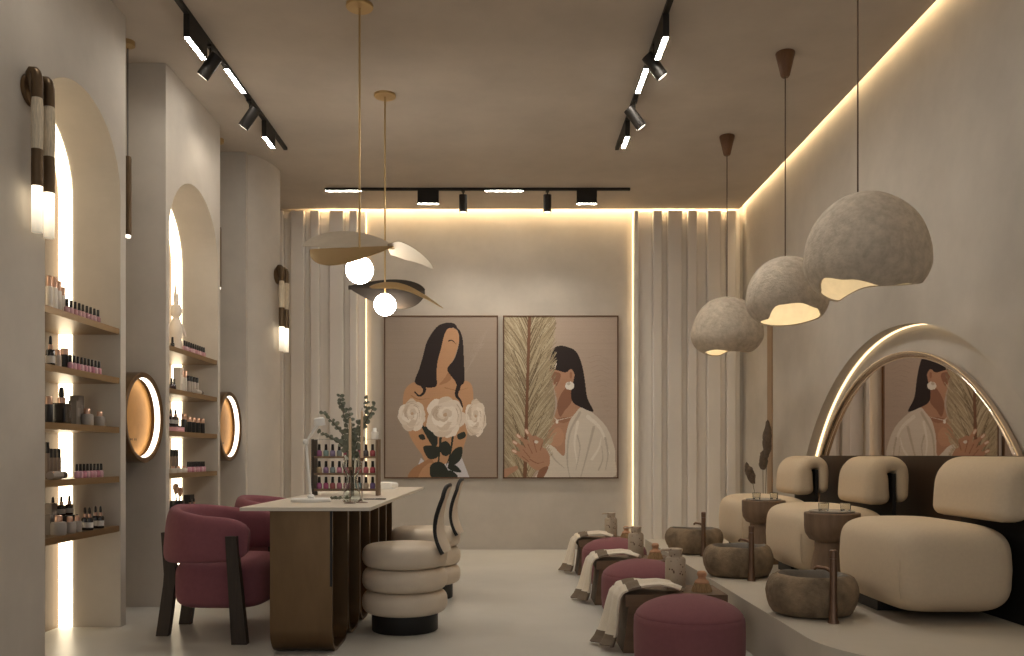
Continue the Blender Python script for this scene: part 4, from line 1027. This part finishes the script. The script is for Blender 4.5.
# ------------------------------------------------------------------ wooden side tables, trays, tumblers
def side_table(x, y, label):
    t = thing('side_table', label, 'side table', (x, y, .265))
    ob('bowl_top', G().lathe([(0, .285), (.09, .285), (.125, .30), (.148, .335), (.154, .38), (.154, .450), (.150, .455), (0, .455)], 40), WALNUT, t)
    ob('pedestal', G().lathe([(0, 0), (.135, 0), (.137, .01), (.115, .15), (.098, .24), (.095, .285), (0, .285)], 36), WALNUT, t)
    return t
TUMB = mat('tumbler_glass', rgb(236, 236, 232), .02, trans=1.0, ior=1.35)
def tumbler(x, y, z, label):
    t = thing('tumbler', label, 'glass', (x, y, z), .2, 'clear tumblers on the side tables')
    ob('glass', G().sweep([((0,0,0),(.022,0,0),(0,.022,0)), ((0,0,.048),(.024,0,0),(0,.024,0)), ((0,0,.048),(.0215,0,0),(0,.0215,0)), ((0,0,.012),(.019,0,0),(0,.019,0))], 24, 6), TUMB, t)
    ob('rim', G().tube([(math.copysign(abs(math.cos(a))**.35, math.cos(a))*.0235, math.copysign(abs(math.sin(a))**.35, math.sin(a))*.0235, .049) for a in [2*PI*i/32 for i in range(33)]], .0015, 6), BLACK, t)
for i, (y, nm) in enumerate([(4.845, 'nearer'), (6.14, 'farther')]):
    side_table(1.875, y, f'turned wooden side table, {nm} one between pedicure seats')
    tr = tag(ob('tray', G().lathe([(0, 0), (.118, 0), (.125, .004), (.125, .010), (.119, .010), (.116, .006), (0, .006)], 40), mat('grey_tray', rgb(160, 150, 138), .4), loc=(1.875, y, .72)), f'thin round grey tray on the {nm} wooden side table', 'tray')
    tumbler(1.815, y-.03, .726, f'left clear glass tumbler on the {nm} wooden side table')
    tumbler(1.945, y-.02, .726, f'right clear glass tumbler on the {nm} wooden side table')

# ------------------------------------------------------------------ benches, towels, dispensers, brushes, poufs
BZ = .312
TOWL = mat('cream_towel', rgb(222, 210, 190), .95, var=.05, scale=60, bump=.3, bscale=200, sheen=.3)
TOWS = mat('taupe_stripe', rgb(118, 104, 88), .95, var=.06, scale=60, bump=.3, bscale=200)
SPECK = speckled('speckled_ceramic', rgb(176, 160, 140), rgb(96, 72, 54), 42, .19, .55)
PALEW = mat('pale_wood', rgb(186, 140, 106), .5, var=.1, scale=20, stretch=(3, 3, .4))
BRIS = mat('bristle_fibre', rgb(150, 122, 88), .9, var=.25, scale=90, stretch=(1, 1, .1))
bench = thing('bench', 'low wooden bench behind the nearest pouf', 'bench', (.90, 4.60, 0))
ob('seat_board', G().box(-.275, .265, -.17, .17, BZ-.062, BZ).bevel(.006), BENCHW, bench)
for sd in (-1, 1):
    a, b = (-.285, -.225) if sd < 0 else (.215, .275)
    c, d = (-.255, -.195) if sd < 0 else (.185, .245)
    ob('leg', G().hexa([(a, -.155, 0), (b, -.155, 0), (b, .155, 0), (a, .155, 0), (c, -.15, BZ-.062), (d, -.15, BZ-.062), (d, .15, BZ-.062), (c, .15, BZ-.062)]).bevel(.004), BENCHW, bench)
ob('stretcher', G().box(-.205, .195, -.02, .02, .10, .14), BENCHW, bench)
TP = [Vector(p) for p in [(.03, .352), (-.02, .366), (-.09, .376), (-.17, .372), (-.235, .362), (-.282, .350), (-.302, .315), (-.308, .25), (-.312, .18), (-.32, .11), (-.335, .05), (-.35, .014)]]
def tw(u, v):
    q = u*(len(TP)-1); i = min(int(q), len(TP)-2); p = TP[i].lerp(TP[i+1], q-i)*1.0; p.y -= .023*min(1, p.y/.3)
    hang = max(0.0, min(1.0, (u-.46)/.54)); top = 1-min(1.0, u/.46)
    far = -.055 + .185*min(1, u/.3)**1.5 - .05*hang
    near = -.168 + .012*math.sin(u*9) - .02*hang
    y = near + (far-near)*v
    fold = math.sin(v*PI*4.2+.6+u*2)*.020*hang
    bul = .026*math.sin(PI*v)**.7*top*min(1, u*8+.2)
    x = p.x - fold*(hang > .05) - hang*(-.01+.085*v) + .012*math.sin(v*7)*(u < .1)
    z = p.y + bul + .006*math.sin(v*11+u*9)*(hang < .02) - .012*(1-math.sin(PI*min(1,v*1.4)))*top*.3
    if hang > .55: z += .05*(hang-.55)*(1-v)
    return (x, y, max(.013, z))
def tmat(u, v): return 1 if (.30 < u < .41) or (v > .92 and u < .5) or u < .035 or u > .86 else 0
tow = tag(ob('towel', G().grid(tw, 100, 30, .010, tmat), [TOWL, TOWS], loc=(.90, 4.60, 0)), 'cream towel with taupe stripe draped over the nearest bench', 'towel')
disp = thing('soap_dispenser', 'speckled ceramic soap dispenser on the nearest bench', 'soap dispenser', (.932, 4.65, BZ))
ob('bottle', G().lathe([(0, 0), (.052, 0), (.056, .006), (.056, .160), (.050, .172), (.036, .178), (0, .178)], 32), SPECK, disp)
ob('collar', G().lathe([(0, .178), (.036, .178), (.037, .205), (.0, .205)], 28), SPECK, disp)
ob('pump_head', G().lathe([(0, .205), (.030, .205), (.040, .207), (.040, .218), (.036, .222), (0, .222)], 28).tube([(-.03, 0, .213), (-.07, 0, .213), (-.082, 0, .207)], [.008, .0065, .006], 10), SPECK, disp)
bru = thing('scrub_brush', 'round wooden scrub brush with bristles on the nearest bench', 'brush', (1.055, 4.55, BZ))
ob('handle', G().lathe([(0, .045), (.038, .045), (.040, .052), (.030, .062), (.022, .068), (.020, .078), (.026, .088), (.026, .100), (.018, .110), (0, .112)], 28), PALEW, bru)
prof = []
g = G(); n = 48; L = []
for r, z, w in [(.0, .0, 0), (.052, 0, 1), (.050, .012, 1), (.038, .045, .4), (0, .045, 0)]:
    L.append([((r+.004*w*(k % 2))*math.cos(2*PI*k/n), (r+.004*w*(k % 2))*math.sin(2*PI*k/n), z) for k in range(n)])
ob('bristles', g.loops(L, cap=False), BRIS, bru)
pf = thing('pouf', 'round plum felt pouf, nearest of three in front of the platform', 'pouf', (.888, 4.10, 0))
el = lambda z: .267*math.sqrt(max(0, 1-((z-.245)/.122)**2))
pr = [(0, 0), (.225, 0), (.245, .012), (.262, .05), (.267, .10), (.268, .18), (.267, .245), (el(.262), .262), (el(.269)-.003, .270)]
ob('side', G().lathe(pr, 64), PLUM2, pf)
pr2 = [(el(.271)-.003, .270), (el(.277), .277)] + [(el(z), z) for z in (.287, .30, .313, .325, .336, .346, .354, .360, .364, .3662)] + [(0, .367)]
ob('top', G().lathe(pr2, 64), PLUM2, pf)
for dy, nm, dyp in ((1.43, 'middle', 1.41), (2.88, 'farthest', 2.86)):
    dup(bench, (.90, 4.60+dy, 0), f'low wooden bench behind the {nm} pouf')
    c = tow.copy(); COL.objects.link(c); c.location = (.90, 4.60+dy, 0); c['label'] = f'cream towel with taupe stripe draped over the {nm} bench'
    dup(disp, (.932, 4.65+dy, BZ), f'speckled ceramic soap dispenser on the {nm} bench')
    dup(bru, (1.055, 4.55+dy, BZ), f'round wooden scrub brush with bristles on the {nm} bench')
    dup(pf, (.888, 4.10+dyp, 0), f'round plum felt pouf, {nm} of three in front of the platform')

# dried grasses in a vase behind the last seat
vs = tag(ob('floor_vase', G().lathe([(0, 0), (.06, 0), (.075, .03), (.085, .12), (.06, .22), (.035, .28), (.04, .32), (.034, .32), (.028, .28), (0, .05)], 32), CLAY, loc=(2.46, 8.05, 0)), 'clay vase holding dried grasses on the floor beyond the platform', 'vase')
vs.scale = (1, 1, 1.6)
dg = thing('dried_grasses', 'dark dried grass plumes standing in the vase beyond the seats', 'plant', (2.46, 8.05, .09))
PLUME = mat('dark_plume', rgb(104, 90, 78), .95, var=.2, scale=60, bump=.6, bscale=90)
for (tx, ty, z0, z1) in [(.03, -.02, .94, 1.30), (-.13, .0, .69, .89), (.0, .03, .82, 1.02)]:
    s_ = ob('stem', G().tube([(0, 0, .06), (tx*.3, ty*.3, .35), (tx*.8, ty*.8, z0)], .003, 6), EUS, dg)
    ln = z1-z0; lean = -.06 if tx < 0 else .01
    g = G().sweep([((tx*.8+lean*q, ty*.8, z0+ln*q), (.001+.042*math.sin(PI*min(1, .1+.9*q))**.7, 0, 0), (0, .001+.03*math.sin(PI*min(1, .1+.9*q))**.7, 0)) for q in [k/14 for k in range(15)]], 18, 2)
    g.noise_disp(.010, 40, 3)
    ob('plume', g, PLUME, s_)

# ------------------------------------------------------------------ world, lights, camera
w = bpy.data.worlds.new('World'); scn.world = w; w.use_nodes = True
bg = w.node_tree.nodes['Background']; bg.inputs[0].default_value = (1.0, .985, .97, 1); bg.inputs[1].default_value = 0.5

cam = bpy.data.cameras.new('Camera'); co = bpy.data.objects.new('Camera', cam); COL.objects.link(co)
co.location = (0, 0, EYE); co.rotation_euler = (PI/2, 0, 0)
cam.sensor_width = 36; cam.lens = F/1024*36
cam.shift_x = (512-CX)/1024; cam.shift_y = (CY-328)/1024
cam.clip_start = .05
scn.camera = co
scn.view_settings.view_transform = 'Standard'; scn.view_settings.look = 'None'
scn.view_settings.exposure = 0.36; scn.view_settings.gamma = 1.0
scn.view_settings.use_curve_mapping = False
scn.cycles.max_bounces = 8; scn.cycles.diffuse_bounces = 5
